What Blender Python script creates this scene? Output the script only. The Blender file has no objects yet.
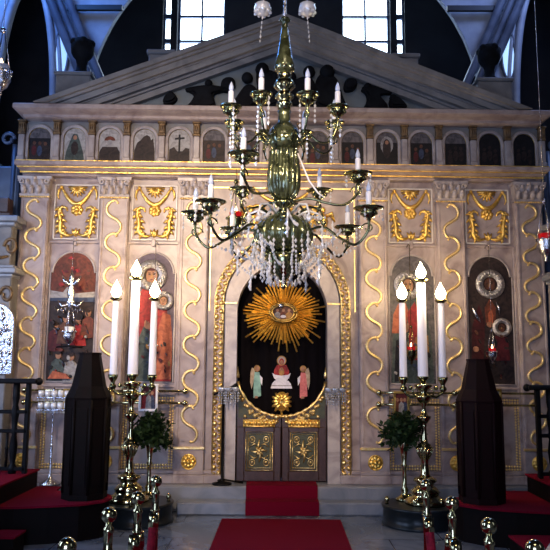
import bpy, math, random
from math import sin, cos, pi, sqrt, atan2, radians
from mathutils import Vector, Matrix
random.seed(7)
scn = bpy.context.scene
COL = scn.collection

# ------------------------------------------------------------------ mesh builder
class MB:
    def __init__(s): s.v = []; s.f = []; s.m = []; s.s = []
    def add(s, vs, fs, mat=0, smooth=False):
        o = len(s.v); s.v += [tuple(p) for p in vs]
        for f in fs:
            s.f.append([i + o for i in f]); s.m.append(mat); s.s.append(smooth)
        return s
    def box(s, x0, x1, y0, y1, z0, z1, mat=0, b=0.0):
        if b > 0:                                   # bevelled box: three nested shells of corners
            x0, x1 = min(x0, x1), max(x0, x1); y0, y1 = min(y0, y1), max(y0, y1); z0, z1 = min(z0, z1), max(z0, z1)
            b = min(b, (x1-x0)*.4, (y1-y0)*.4, (z1-z0)*.4)
            vs = []; idx = {}
            for ix, X in ((0, (x0, x0+b)), (1, (x1, x1-b))):
                for iy, Y in ((0, (y0, y0+b)), (1, (y1, y1-b))):
                    for iz, Z in ((0, (z0, z0+b)), (1, (z1, z1-b))):
                        idx[ix, iy, iz, 'x'] = len(vs); vs.append((X[0], Y[1], Z[1]))
                        idx[ix, iy, iz, 'y'] = len(vs); vs.append((X[1], Y[0], Z[1]))
                        idx[ix, iy, iz, 'z'] = len(vs); vs.append((X[1], Y[1], Z[0]))
            I = lambda a, c, d, k: idx[a, c, d, k]
            fs = []
            for a in (0, 1):
                q = [I(a, 0, 0, 'x'), I(a, 0, 1, 'x'), I(a, 1, 1, 'x'), I(a, 1, 0, 'x')]; fs.append(q if a == 0 else q[::-1])
                q = [I(0, a, 0, 'y'), I(1, a, 0, 'y'), I(1, a, 1, 'y'), I(0, a, 1, 'y')]; fs.append(q if a == 0 else q[::-1])
                q = [I(0, 0, a, 'z'), I(0, 1, a, 'z'), I(1, 1, a, 'z'), I(1, 0, a, 'z')]; fs.append(q if a == 0 else q[::-1])
            for a in (0, 1):
                for c in (0, 1):
                    for k in ('x', 'y', 'z'):
                        if k == 'z': q = [I(a, c, 0, 'x'), I(a, c, 0, 'y'), I(a, c, 1, 'y'), I(a, c, 1, 'x')]
                        elif k == 'y': q = [I(a, 0, c, 'z'), I(a, 0, c, 'x'), I(a, 1, c, 'x'), I(a, 1, c, 'z')]
                        else: q = [I(0, a, c, 'y'), I(0, a, c, 'z'), I(1, a, c, 'z'), I(1, a, c, 'y')]
                        fs.append(q if (a + c) % 2 == 0 else q[::-1])
            for a in (0, 1):
                for c in (0, 1):
                    for d in (0, 1):
                        q = [I(a, c, d, 'x'), I(a, c, d, 'y'), I(a, c, d, 'z')]
                        fs.append(q if (a + c + d) % 2 == 0 else q[::-1])
            return s.add(vs, fs, mat)
        vs = [(x0,y0,z0),(x1,y0,z0),(x1,y1,z0),(x0,y1,z0),(x0,y0,z1),(x1,y0,z1),(x1,y1,z1),(x0,y1,z1)]
        return s.add(vs, [(0,3,2,1),(4,5,6,7),(0,1,5,4),(1,2,6,5),(2,3,7,6),(3,0,4,7)], mat)
    def prism(s, poly, y0, y1, mat=0):              # polygon in (x,z) extruded along y
        n = len(poly)
        vs = [(x, y0, z) for x, z in poly] + [(x, y1, z) for x, z in poly]
        fs = [list(range(n)), list(range(2*n-1, n-1, -1))] + [[i, i+n, (i+1) % n + n, (i+1) % n] for i in range(n)]
        return s.add(vs, fs, mat)
    def prismz(s, poly, z0, z1, mat=0):             # polygon in (x,y) extruded along z
        n = len(poly)
        vs = [(x, y, z0) for x, y in poly] + [(x, y, z1) for x, y in poly]
        fs = [list(range(n-1, -1, -1)), list(range(n, 2*n))] + [[i, (i+1) % n, (i+1) % n + n, i+n] for i in range(n)]
        return s.add(vs, fs, mat)
    def lathe(s, cx, cy, prof, n=20, mat=0, smooth=True, cz=0, sx=1, sy=1):   # prof: (r,z) bottom to top
        vs = []; fs = []
        for r, z in prof:
            for k in range(n):
                a = 2*pi*k/n; vs.append((cx + r*cos(a)*sx, cy + r*sin(a)*sy, cz + z))
        for i in range(len(prof)-1):
            for k in range(n):
                fs.append((i*n+k, i*n+(k+1) % n, (i+1)*n+(k+1) % n, (i+1)*n+k))
        s.add(vs, fs, mat, smooth)
        o = len(s.v) - len(vs)
        if prof[0][0] > 1e-4: s.f.append([o+k for k in range(n-1, -1, -1)]); s.m.append(mat); s.s.append(False)
        if prof[-1][0] > 1e-4: s.f.append([o+(len(prof)-1)*n+k for k in range(n)]); s.m.append(mat); s.s.append(False)
        return s
    def tube(s, pts, r, n=8, mat=0, smooth=True, flat=None):
        pts = [Vector(p) for p in pts]; N = len(pts)
        rr = r if isinstance(r, (list, tuple)) else [r]*N
        t0 = (pts[1]-pts[0]).normalized()
        up = Vector((0, 1, 0)) if abs(t0.y) < .9 else Vector((1, 0, 0))
        u = t0.cross(up).normalized()
        vs = []; fs = []
        for i in range(N):
            t = (pts[min(i+1, N-1)]-pts[max(i-1, 0)])
            if t.length < 1e-9: t = t0
            t = t.normalized(); u = (u - t*u.dot(t))
            if u.length < 1e-6: u = t.orthogonal()
            u = u.normalized(); w = t.cross(u)
            for k in range(n):
                a = 2*pi*k/n
                vs.append(pts[i] + u*(rr[i]*cos(a)) + w*(rr[i]*sin(a)))
        for i in range(N-1):
            for k in range(n):
                fs.append((i*n+k, i*n+(k+1) % n, (i+1)*n+(k+1) % n, (i+1)*n+k))
        fs.append(list(range(n-1, -1, -1))); fs.append([(N-1)*n+k for k in range(n)])
        return s.add(vs, fs, mat, smooth)
    def ball(s, c, r, n=12, mat=0, sx=1, sy=1, sz=1):
        m = max(4, n//2+1)
        prof = [(r*sin(pi*i/m), -r*cos(pi*i/m)*sz) for i in range(m+1)]
        prof[0] = (1e-5, prof[0][1]); prof[-1] = (1e-5, prof[-1][1])
        return s.lathe(c[0], c[1], prof, n, mat, True, c[2], sx, sy)
    def gem(s, c, r, h, mat=0):
        x, y, z = c
        return s.add([(x+r,y,z),(x,y+r,z),(x-r,y,z),(x,y-r,z),(x,y,z+h),(x,y,z-h)],
                     [(0,1,4),(1,2,4),(2,3,4),(3,0,4),(1,0,5),(2,1,5),(3,2,5),(0,3,5)], mat)
    def blob(s, x, z, rx, rz, y, d, mat=0, n=14):   # lens-shaped relief on a wall facing -y
        vs = [(x, y-d, z)]; fs = []
        for i, (q, h) in enumerate(((.55, .82), (.85, .45), (1., 0.))):
            for k in range(n):
                a = 2*pi*k/n; vs.append((x+rx*q*cos(a), y-d*h, z+rz*q*sin(a)))
        for k in range(n): fs.append((0, 1+k, 1+(k+1) % n))
        for i in range(2):
            for k in range(n):
                fs.append((1+i*n+k, 1+(i+1)*n+k, 1+(i+1)*n+(k+1) % n, 1+i*n+(k+1) % n))
        return s.add(vs, fs, mat, True)
    def mouldx(s, x0, x1, prof, mat=0, ret=True):   # horizontal moulding: prof [(proj, z)] from bottom to top, returns mitred
        vs = []; fs = []; n = len(prof)
        for p, z in prof:
            e = p if ret else 0
            vs += [(x0-e, .25, z), (x0-e, -p, z), (x1+e, -p, z), (x1+e, .25, z)]
        for i in range(n-1):
            for k in range(3): fs.append((4*i+k, 4*i+k+1, 4*i+4+k+1, 4*i+4+k))
            fs.append((4*i+3, 4*i, 4*i+4, 4*i+7))
        fs.append((3, 2, 1, 0)); fs.append((4*n-4, 4*n-3, 4*n-2, 4*n-1))
        return s.add(vs, fs, mat)
    def build(s, name, mats, parent=None, loc=None):
        me = bpy.data.meshes.new(name)
        off = Vector((0, 0, 0))
        if parent is not None: off = wloc(parent)
        elif loc is not None: off = Vector(loc)
        me.from_pydata([(x-off.x, y-off.y, z-off.z) for x, y, z in s.v], [], s.f)
        for m in (mats if isinstance(mats, (list, tuple)) else [mats]): me.materials.append(m)
        me.polygons.foreach_set('material_index', s.m)
        me.polygons.foreach_set('use_smooth', s.s)
        me.update()
        o = bpy.data.objects.new(name, me); COL.objects.link(o)
        if parent is not None: o.parent = parent
        elif loc is not None: o.location = loc
        return o

def wloc(o):
    v = Vector((0, 0, 0))
    while o is not None: v += o.location; o = o.parent
    return v
def tag(o, label=None, cat=None, group=None, kind=None):
    if label: o['label'] = label
    if cat: o['category'] = cat
    if group: o['group'] = group
    if kind: o['kind'] = kind
    return o
def thing(name, loc, label, cat, group=None):
    o = bpy.data.objects.new(name, None); COL.objects.link(o); o.location = loc
    o.empty_display_size = .1
    return tag(o, label, cat, group)
def copy_tree(o, parent=None):
    c = o.copy(); COL.objects.link(c)
    if parent is not None: c.parent = parent
    for ch in list(o.children): copy_tree(ch, c)
    return c
def arc(cx, cz, rx, rz, a0, a1, n):
    return [(cx+rx*cos(a0+(a1-a0)*i/n), cz+rz*sin(a0+(a1-a0)*i/n)) for i in range(n+1)]

# ------------------------------------------------------------------ materials
def mat(name, col, rough=.5, metal=0., noise=None, scale=4., bump=0., spec=.5, emit=None, es=0., trans=0., detail=4., dist=0., coat=0., vein=None):
    m = bpy.data.materials.new(name); m.use_nodes = True
    nt = m.node_tree; b = nt.nodes['Principled BSDF']
    b.inputs['Base Color'].default_value = (*col, 1); b.inputs['Roughness'].default_value = rough
    b.inputs['Metallic'].default_value = metal; b.inputs['Specular IOR Level'].default_value = spec
    b.inputs['Transmission Weight'].default_value = trans; b.inputs['Coat Weight'].default_value = coat
    if emit:
        b.inputs['Emission Color'].default_value = (*emit, 1); b.inputs['Emission Strength'].default_value = es
    if noise or bump:
        tc = nt.nodes.new('ShaderNodeTexCoord')
        nz = nt.nodes.new('ShaderNodeTexNoise'); nz.inputs['Scale'].default_value = scale
        nz.inputs['Detail'].default_value = detail; nz.inputs['Distortion'].default_value = dist
        nt.links.new(tc.outputs['Object'], nz.inputs['Vector'])
    if noise:
        cr = nt.nodes.new('ShaderNodeValToRGB')
        cr.color_ramp.elements[0].color = (*noise, 1); cr.color_ramp.elements[1].color = (*col, 1)
        cr.color_ramp.elements[0].position = .35; cr.color_ramp.elements[1].position = .62
        if vein:
            e = cr.color_ramp.elements.new(.49); e.color = (*vein, 1)
            cr.color_ramp.elements[0].color = (*noise, 1)
        nt.links.new(nz.outputs['Fac'], cr.inputs['Fac']); nt.links.new(cr.outputs['Color'], b.inputs['Base Color'])
    if bump:
        bp = nt.nodes.new('ShaderNodeBump'); bp.inputs['Strength'].default_value = bump; bp.inputs['Distance'].default_value = .02
        nt.links.new(nz.outputs['Fac'], bp.inputs['Height']); nt.links.new(bp.outputs['Normal'], b.inputs['Normal'])
    return m
M = {}
M['marble'] = mat('pink_grey_marble', (.37,.298,.275), .36, noise=(.215,.16,.155), scale=3.5, dist=1.6, detail=9, vein=(.305,.24,.225))
M['marble2'] = mat('cream_marble', (.42,.36,.335), .34, noise=(.27,.225,.215), scale=5., dist=1.5, detail=8)
M['marble_grey'] = mat('grey_marble', (.25,.25,.265), .3, noise=(.15,.16,.185), scale=2.5, dist=2., detail=8)
M['tymp'] = mat('slate_blue_marble', (.13,.165,.185), .5, noise=(.085,.105,.12), scale=2., dist=1.5, detail=6)
M['rake'] = mat('dark_grey_marble', (.23,.215,.205), .6, noise=(.14,.132,.13), scale=3., dist=1.)  # darker grey marble for gable, gallery wall, pedestals and shrines
M['gold'] = mat('gilding', (.92,.62,.17), .34, .9, noise=(.72,.44,.09), scale=30., bump=.35)
M['goldlight'] = mat('bright_gilding', (.98,.76,.36), .36, .85, noise=(.90,.62,.22), scale=40., bump=.2)
M['console'] = mat('dull_gilt_brown', (.20,.12,.05), .5, .3, noise=(.09,.055,.03), scale=20., bump=.3)
M['goldold'] = mat('tarnished_gilding', (.50,.33,.10), .36, 1., noise=(.2,.12,.03), scale=24., bump=.4)
M['brass'] = mat('polished_brass', (.56,.49,.27), .12, 1., noise=(.42,.38,.2), scale=9.)
M['brassd'] = mat('dark_brass', (.30,.30,.15), .16, 1., noise=(.18,.18,.09), scale=12.)
M['halo'] = mat('beaten_silver', (.66,.63,.62), .38, .9, noise=(.28,.26,.26), scale=55., bump=.6)
M['fillet'] = mat('pale_marble_fillet', (.58,.53,.49), .35)
M['silver'] = mat('silver', (.72,.72,.76), .22, 1., noise=(.4,.4,.44), scale=40., bump=.4)
M['glassg'] = mat('green_glass', (.16,.18,.09), .08, .6, coat=.6, noise=(.05,.06,.025), scale=16., bump=.35)
M['crystal'] = mat('crystal', (.93,.94,.97), .05, .18, spec=1., trans=.22)
M['crystal_clear'] = mat('clear_crystal', (.80,.83,.92), .05, .25, spec=1., trans=.6)
M['wood'] = mat('dark_wood', (.004,.003,.003), .6, spec=.07, noise=(.006,.003,.003), scale=6., dist=3.)
M['woodr'] = mat('mahogany', (.010,.0025,.003), .6, spec=.08, noise=(.008,.003,.003), scale=5., dist=3.)
M['gatewood'] = mat('walnut', (.050,.022,.016), .4, noise=(.03,.012,.009), scale=8., dist=3.)
M['olive'] = mat('olive_field', (.05,.05,.018), .5, noise=(.025,.03,.012), scale=25.)
M['black'] = mat('black_metal', (.004,.004,.005), .5, spec=.12)
M['carpet'] = mat('red_carpet', (.155,.0018,.015), .95, noise=(.115,.001,.010), scale=140., bump=.3, spec=.1)
M['carpet2'] = mat('crimson_carpet', (.17,.002,.016), .95, noise=(.13,.0015,.011), scale=140., bump=.3, spec=.1)
M['velvet'] = mat('red_velvet', (.25,.006,.02), .8, noise=(.12,.002,.01), scale=60., spec=.2)
M['candle'] = mat('white_wax', (.74,.75,.84), .45)
M['sleeve'] = mat('white_sleeve', (.78,.80,.88), .4)
M['flame'] = mat('flame', (1,.8,.5), .5, emit=(1,.74,.38), es=60.)
M['smallflame'] = mat('small_flame', (1,.8,.5), .5, emit=(1,.62,.34), es=9.)
M['bulb'] = mat('clear_bulb', (.62,.72,.95), .06, 0., spec=.9, trans=.3)
M['drum'] = mat('dark_green_marble', (.010,.014,.017), .3, spec=.25, noise=(.008,.012,.014), scale=4., dist=2.)
M['leaf'] = mat('dark_leaf', (.012,.030,.008), .6, spec=.2, noise=(.005,.014,.004), scale=10.)
M['curtain'] = mat('black_velvet', (.004,.003,.004), .9, spec=.05)
M['redglass'] = mat('red_glass', (.45,.01,.02), .1, trans=.5, emit=(.6,.01,.01), es=.25)
M['white'] = mat('white_enamel', (.75,.74,.78), .4)
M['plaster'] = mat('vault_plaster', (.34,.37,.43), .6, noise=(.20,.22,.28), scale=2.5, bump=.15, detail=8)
M['plaster_dark'] = mat('dark_plaster', (.020,.022,.03), .8, noise=(.011,.012,.018), scale=2.)  # near-black plaster for ceiling and outer walls
M['ribs'] = mat('rib_stone', (.13,.15,.20), .3, noise=(.07,.08,.11), scale=4.)
M['iron'] = mat('iron', (.006,.006,.008), .5)
M['frame_iron'] = mat('window_iron', (.05,.07,.14), .5)
M['pane'] = mat('daylit_glass', (.8,.9,1.), .2, emit=(.62,.80,1.), es=9.)
M['teal'] = mat('teal_wall', (.02,.05,.065), .7)  # dark teal for the walls beyond the piers
M['bluelit_stone'] = mat('stone_with_blue_light', (.07,.11,.20), .4, noise=(.035,.055,.11), scale=3.)  # blue window light on the piers is put into this stone colour
M['bronze'] = mat('dark_bronze', (.008,.009,.011), .85, .0, spec=.12, noise=(.004,.004,.005), scale=8., bump=.2)
# painter's colours
def paint(n, c, c2=None, sc=14., r=.5): return mat('paint_'+n, c, r, spec=.2, noise=c2 or tuple(x*.5 for x in c), scale=sc, dist=1.5, detail=6)
PT = {k: paint(k, *v) for k, v in dict(
 dark=((.035,.022,.02),(.012,.008,.010)), brown=((.12,.05,.03),(.05,.02,.014)), rust=((.15,.038,.022),(.06,.02,.012)),
 red=((.32,.022,.022),(.14,.01,.012)), maroon=((.09,.012,.016),(.045,.006,.01)), skin=((.34,.17,.10),(.22,.10,.06)),
 hair=((.03,.014,.01),), blue=((.05,.07,.12),(.025,.03,.06)), greygreen=((.07,.09,.08),(.03,.04,.04)), pale=((.30,.29,.28),(.16,.14,.14)),
 ochre=((.38,.20,.06),(.2,.1,.03)), plum=((.10,.075,.10),(.07,.05,.07)), black=((.010,.009,.012),(.005,.005,.007)), sky=((.36,.34,.32),(.22,.2,.19)),
 orange=((.45,.13,.06),(.25,.06,.03)), tealg=((.24,.42,.36),(.14,.27,.24)), pink=((.60,.17,.16),(.40,.10,.10)), wing=((.45,.36,.26),(.28,.2,.13)), white=((.62,.60,.66),(.48,.46,.52)),
 maroon2=((.05,.008,.010),(.02,.005,.006)), haze=((.12,.105,.11),(.05,.045,.05)) ).items()}
# ------------------------------------------------------------------ the setting
SOL = .24
def struct(name, mb, mats): return tag(mb.build(name, mats), kind='structure')

# floor of large grey marble slabs
fm = mat('floor_marble', (.19,.215,.26), .16, noise=(.09,.105,.13), scale=1.6, dist=2.5, detail=8)
nt = fm.node_tree; bs = nt.nodes['Principled BSDF']
tc = nt.nodes.new('ShaderNodeTexCoord'); bk = nt.nodes.new('ShaderNodeTexBrick')
bk.inputs['Scale'].default_value = 1.; bk.inputs['Mortar Size'].default_value = .006; bk.inputs['Brick Width'].default_value = .9; bk.inputs['Row Height'].default_value = .6
bk.inputs['Color1'].default_value = (1,1,1,1); bk.inputs['Color2'].default_value = (.8,.82,.86,1); bk.inputs['Mortar'].default_value = (.3,.3,.33,1)
mx = nt.nodes.new('ShaderNodeMixRGB'); mx.blend_type = 'MULTIPLY'; mx.inputs[0].default_value = 1
src = bs.inputs['Base Color'].links[0].from_socket
nt.links.new(tc.outputs['Object'], bk.inputs['Vector']); nt.links.new(src, mx.inputs[1]); nt.links.new(bk.outputs['Color'], mx.inputs[2]); nt.links.new(mx.outputs[0], bs.inputs['Base Color'])
struct('floor', MB().box(-5.2, 5.2, -9, 3.8, -.2, 0), fm)
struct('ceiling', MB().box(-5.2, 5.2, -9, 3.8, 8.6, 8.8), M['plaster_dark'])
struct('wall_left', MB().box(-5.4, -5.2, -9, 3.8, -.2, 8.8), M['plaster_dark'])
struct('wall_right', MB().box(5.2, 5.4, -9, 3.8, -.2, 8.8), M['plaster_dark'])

# sanctuary platform with its steps
sm = MB(); sm.box(-3.6, 3.6, -.22, 1.3, 0, SOL, b=.012); struct('trim_1', sm, M['marble_grey'])
sm = MB(); sm.box(-1.02, 1.02, -.40, -.22, 0, SOL/2, b=.012); struct('trim_2', sm, M['marble_grey'])

# east wall with two tall barred windows
WX = ((-1.78, -.98), (.95, 1.76))
W0, W1 = 6.0, 7.9
e = MB()
e.box(-5.2, -2.02, 3.5, 3.8, 0, 8.6); e.box(WX[0][1], WX[1][0], 3.5, 3.8, W0, W1); e.box(2.0, 5.2, 3.5, 3.8, 0, 8.6)
e.box(-2.02, 2.0, 3.5, 3.8, 0, W0); e.box(-2.02, 2.0, 3.5, 3.8, W1, 8.6)
e.box(-1.88, WX[0][0], 3.5, 3.8, W0, W1); e.box(WX[1][1], 1.86, 3.5, 3.8, W0, W1)
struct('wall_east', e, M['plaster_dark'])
for i, (a, b) in enumerate(WX):
    root = bpy.data.objects.new('window_%d' % (i+1), None); COL.objects.link(root); root.location = ((a+b)/2, 3.6, W0); tag(root, kind='structure')
    sl = (-2.02, -1.88) if i == 0 else (1.86, 2.0)
    g = MB(); g.box(a, b, 3.70, 3.71, W0, W1); g.box(sl[0], sl[1], 3.70, 3.71, W0, W1); g.build('glass', M['pane'], root)
    fr = MB(); t = .022
    for x in (a+t, (a+b)/2, b-t, sl[0]+.012, sl[1]-.012): fr.box(x-t*.7, x+t*.7, 3.60, 3.66, W0, W1)
    for z in (W0+.02, 6.37, 6.81, 7.25, 7.69):
        fr.box(a, b, 3.605, 3.655, z-.018, z+.018); fr.box(sl[0], sl[1], 3.605, 3.655, z-.04, z+.04)
    fr.build('window_frame', M['frame_iron'], root)

# chancel wall in front of the sanctuary: one wide arch, two side arches
def wall_with_arches():
    N = 40; cz, R = 4.85, 2.64
    mb = MB(); Y0, Y1 = 1.6, 1.68
    # left and right fields between the arch and the side arches, built as strips in height
    def arch_x(z):
        return sqrt(max(0, R*R-(z-cz)**2)) if z > cz else R
    sc, sz, srx, srz = 3.50, 4.7, .36, 1.95
    def side_w(z):
        if z < sz: return srx
        q = 1-((z-sz)/srz)**2
        return srx*sqrt(q) if q > 0 else 0.
    zs = [0, 2, 4] + [4.2+.1*i for i in range(45)]
    for sgn in (-1, 1):
        for z0, z1 in zip(zs[:-1], zs[1:]):
            for (fa, fb) in ((lambda z: arch_x(z), lambda z: sc-side_w(z)), (lambda z: sc+side_w(z), lambda z: 5.2)):
                a0, b0, a1, b1 = fa(z0), fb(z0), fa(z1), fb(z1)
                vs = [(sgn*a0, Y0, z0), (sgn*b0, Y0, z0), (sgn*b1, Y0, z1), (sgn*a1, Y0, z1), (sgn*a0, Y1, z0), (sgn*b0, Y1, z0), (sgn*b1, Y1, z1), (sgn*a1, Y1, z1)]
                fs = [(0,1,2,3), (7,6,5,4), (0,3,7,4), (1,5,6,2)]
                if sgn < 0: fs = [f[::-1] for f in fs]
                mb.add(vs, fs, 0)
    return mb
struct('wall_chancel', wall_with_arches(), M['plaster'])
# archivolts of the side arches, ribs, tie bars
tn = 3
for sgn in (-1, 1):
    ar = MB()
    pts = [(sgn*(3.5+.40*cos(a)), 1.58, 4.7+1.99*sin(a)) for a in [pi*i/40 for i in range(41)]]
    pts = [(pts[0][0], 1.58, 3.)] + pts + [(pts[-1][0], 1.58, 3.)]
    ar.tube(pts, .05, 8); 
    pts2 = [(sgn*(3.5+.50*cos(a)), 1.59, 4.7+2.1*sin(a)) for a in [pi*i/40 for i in range(41)]]
    ar.tube(pts2, .03, 6)
    struct('trim_%d' % tn, ar, M['plaster']); tn += 1
    rb = MB()
    for off, r_ in ((-.13, .055), (0, .04), (.12, .06)):
        p0 = Vector((sgn*(2.46+off), 1.50, 4.95)); p1 = Vector((sgn*(3.30+off), 1.45, 6.92))
        mid = (p0+p1)/2 + Vector((sgn*.02, 0, 0))
        rb.tube([p0*(1-t)**2 + mid*2*t*(1-t) + p1*t*t for t in [i/14 for i in range(15)]], r_, 8)
    struct('trim_%d' % tn, rb, M['ribs']); tn += 1
    tb = MB().box(min(sgn*2.2, sgn*2.95), max(sgn*2.2, sgn*2.95), 1.50, 1.55, 6.20, 6.27)
    struct('trim_%d' % tn, tb, M['iron']); tn += 1
    # narrow oval light beside the arch
    ln = MB(); n = 24
    vs = [(sgn*3.02+.085*cos(2*pi*k/n), 1.585, 5.60+.34*sin(2*pi*k/n)) for k in range(n)]
    ln.add(vs, [list(range(n))] , 0)
    wn = bpy.data.objects.new('window_%d' % (tn//3+1), None); COL.objects.link(wn); wn.location = (sgn*3.02, 1.58, 5.2); tag(wn, kind='structure')
    ln.build('glass', mat('dim_daylit_glass', (.5,.7,.9), .2, emit=(.42,.66,1.), es=.75 if sgn < 0 else 1.1), wn)
    rg = MB(); rg.tube([(sgn*3.02+.095*cos(2*pi*k/n), 1.58, 5.60+.35*sin(2*pi*k/n)) for k in range(n+1)], .02, 6); rg.build('window_frame', M['ribs'], wn)

# raised choir platforms, left and right of the aisle
def platform(sgn, label):
    t = thing('choir_platform', (sgn*2.4, -1.2, 0), label, 'platform', None)
    P = [(sgn*x, y) for x, y in ((3.6, -.6), (2.05, -.6), (2.03, -.80), (1.82, -.84), (1.62, -.88), (1.49, -.98), (1.44, -1.12), (1.48, -1.27), (1.62, -1.40), (1.85, -1.48), (2.1, -1.54), (3.6, -1.62))]
    if sgn > 0: P = P[::-1]
    def shrink(k): return [(x + (-sgn*0 if abs(x) > 3 else sgn*k), y + (k*.6 if y < -1.2 else 0)) for x, y in P]
    w = MB(); w.prismz(shrink(.03), 0, .285)
    # raised and fielded boards along the front
    Q = shrink(.03)
    for i in range(len(Q)):
        a, b = Vector((*Q[i], 0)), Vector((*Q[(i+1) % len(Q)], 0))
        if max(a.y, b.y) > -.79 or min(abs(a.x), abs(b.x)) > 3.5: continue
        d = b-a; L = d.length; u = d/L; nrm = Vector((u.y, -u.x, 0))
        k = max(1, int(L/.22))
        for j in range(k):
            s0, s1 = L*(j+.12)/k, L*(j+.88)/k
            q0, q1 = a+u*s0, a+u*s1
            vs = []
            for z in (.03, .25):
                for q in (q0, q1): vs += [q+nrm*.001+Vector((0,0,z)), q+nrm*.012+Vector((0,0,z))]
            w.add(vs, [(1,3,7,5), (0,1,5,4), (3,2,6,7), (5,7,6,4), (0,2,3,1)], 0)
    w.build('wooden_base', M['wood'], t)
    c = MB(); c.prismz(P, .285, .30); c.build('carpet', M['carpet'], t)
    up = MB(); xs = sorted((sgn*2.27, sgn*3.6)); up.box(xs[0], xs[1], -1.62, -.62, .30, .445); up.box(xs[0]+.01, xs[1]-.01, -3.2, -1.66, 0, .445)
    up.build('upper_step', M['wood'], t)
    uc = MB(); xs = sorted((sgn*2.25, sgn*3.6)); uc.box(xs[0], xs[1], -1.62, -.62, .445, .46); uc.box(xs[0], xs[1], -3.2, -1.62, .445, .46)
    uc.build('upper_carpet', M['carpet2'], t)
    lo = MB(); xa, ya = (1.99, -1.86) if sgn < 0 else (1.76, -2.1); xs = sorted((sgn*xa, sgn*2.24)); lo.box(xs[0], xs[1], ya, -1.64, 0, .135); lo.build('lower_step', M['wood'], t)
    lc = MB(); lc.box(xs[0]-.01, xs[1]+.01, ya-.01, -1.64, .135, .15); lc.build('step_carpet', M['carpet2'], t)
    return t
platform(-1, 'dark wood choir platform with red carpet left of the aisle')
platform(1, 'dark wood choir platform with red carpet right of the aisle')

# rugs
r = MB(); hw = .355
pts = [(.6-.05, SOL), (-.225, SOL), (-.225, SOL/2), (-.405, SOL/2), (-.405, .0)]
th = .012
prof = [(.02, SOL), (-.22-th, SOL), (-.22-th, SOL/2), (-.40-th, SOL/2), (-.40-th, 0.004)]
out = [(.02, SOL+th), (-.22-th-.008, SOL+th), (-.22-th-.012, SOL/2+th), (-.40-th-.008, SOL/2+th), (-.40-th-.012, 0.004)]
vs = []; fs = []
for (y, z) in out: vs += [(-hw, y, z), (hw, y, z)]
for i in range(len(out)-1): fs.append((2*i, 2*i+2, 2*i+3, 2*i+1))
o = len(vs)
for (y, z) in [(.02, SOL), (-.219, SOL), (-.221, SOL/2), (-.399, SOL/2), (-.401, .004)]: vs += [(-hw, y, z), (hw, y, z)]
for i in range(len(out)-1): fs.append((o+2*i, o+2*i+1, o+2*i+3, o+2*i+2))
for i in range(len(out)-1):
    fs.append((2*i, o+2*i, o+2*i+2, 2*i+2)); fs.append((2*i+1, 2*i+3, o+2*i+3, o+2*i+1))
r.add(vs, fs, 0)
tag(r.build('stair_runner', M['carpet']), 'narrow red carpet runner covering the marble steps before the gate', 'carpet')
r = MB(); r.box(-.555, .555, -7.6, -.53, .001, .014, b=.004)
tag(r.build('aisle_runner', M['carpet']), 'wide red carpet runner along the floor of the central aisle', 'carpet')
# ------------------------------------------------------------------ the marble screen
PXS = (-2.645, -1.80, -.945, .96, 1.80, 2.645)
BAYS = (-2.215, -1.38, 1.38, 2.215)
ico = thing('iconostasis', (0, .1, SOL), 'pale marble icon screen with gilded carving, gable and arched gate opening', 'iconostasis')
DW, DS = .475, 2.0       # half width and spring height of the gate opening

b = MB()
poly = [(-2.80, SOL), (-DW, SOL)] + [(-x, z) for x, z in arc(0, DS, DW, DW+.03, 0, pi, 28)] + [(DW, SOL), (2.80, SOL), (2.80, 3.47), (-2.80, 3.47)]
b.prism(poly, 0, .25)
for x0, x1 in ((-2.86, -.60), (.60, 2.86)):
    b.box(x0, x1, -.09, 0, SOL, SOL+.09, b=.01); b.box(x0, x1, -.06, 0, SOL+.09, SOL+.13, b=.008)
for c in BAYS:      # mouldings round each icon field and under the carved panel
    h = .272
    for z in (2.72, 1.21, 1.13):
        b.box(c-h-.0, c+h, -.028, 0, z-.014, z+.014, b=.006)
    for s in (-1, 1):
        b.box(c+s*h-.013, c+s*h+.013, -.03, 0, 1.13, 2.72, b=.006)
        b.box(c+s*h-.01, c+s*h+.01, -.02, 0, .33, 1.13, b=.005)
    b.box(c-.02, c+.02, -.035, 0, 2.68, 2.76, b=.006)
b.build('marble_wall', M['marble'], ico)

jb = MB()      # jamb round the opening
for s in (-1, 1):
    x0, x1 = sorted((s*DW, s*.60)); jb.box(x0, x1, -.045, 0, SOL, 2.0)
ring = arc(0, 2.08, .60, .60, 0, pi, 28) + [(-x, z) for x, z in arc(0, DS, DW, DW+.03, 0, pi, 28)]
ring = [(.60, 2.0)] + arc(0, 2.08, .60, .60, 0, pi, 28) + [(-.60, 2.0)] + arc(0, 2.0, DW, DW+.03, pi, 0, 28)
jb.prism(ring, -.045, 0)
jb.build('jamb', M['marble2'], ico)
gl = MB()
for s in (-1, 1):
    x0, x1 = sorted((s*DW, s*.61)); gl.box(x0, x1, -.055, -.03, 2.07, 2.092, b=.004)
    x0, x1 = sorted((s*.765, s*.777)); gl.box(x0, x1, -.016, 0, 2.0, 3.36)
gl.box(-.765, .765, -.016, 0, 2.795, 2.822); gl.box(-.765, .765, -.016, 0, 3.33, 3.345); gl.box(-.765, .765, -.02, 0, 3.41, 3.43)
gl.build('gilt_line', M['goldlight'], ico)

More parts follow.
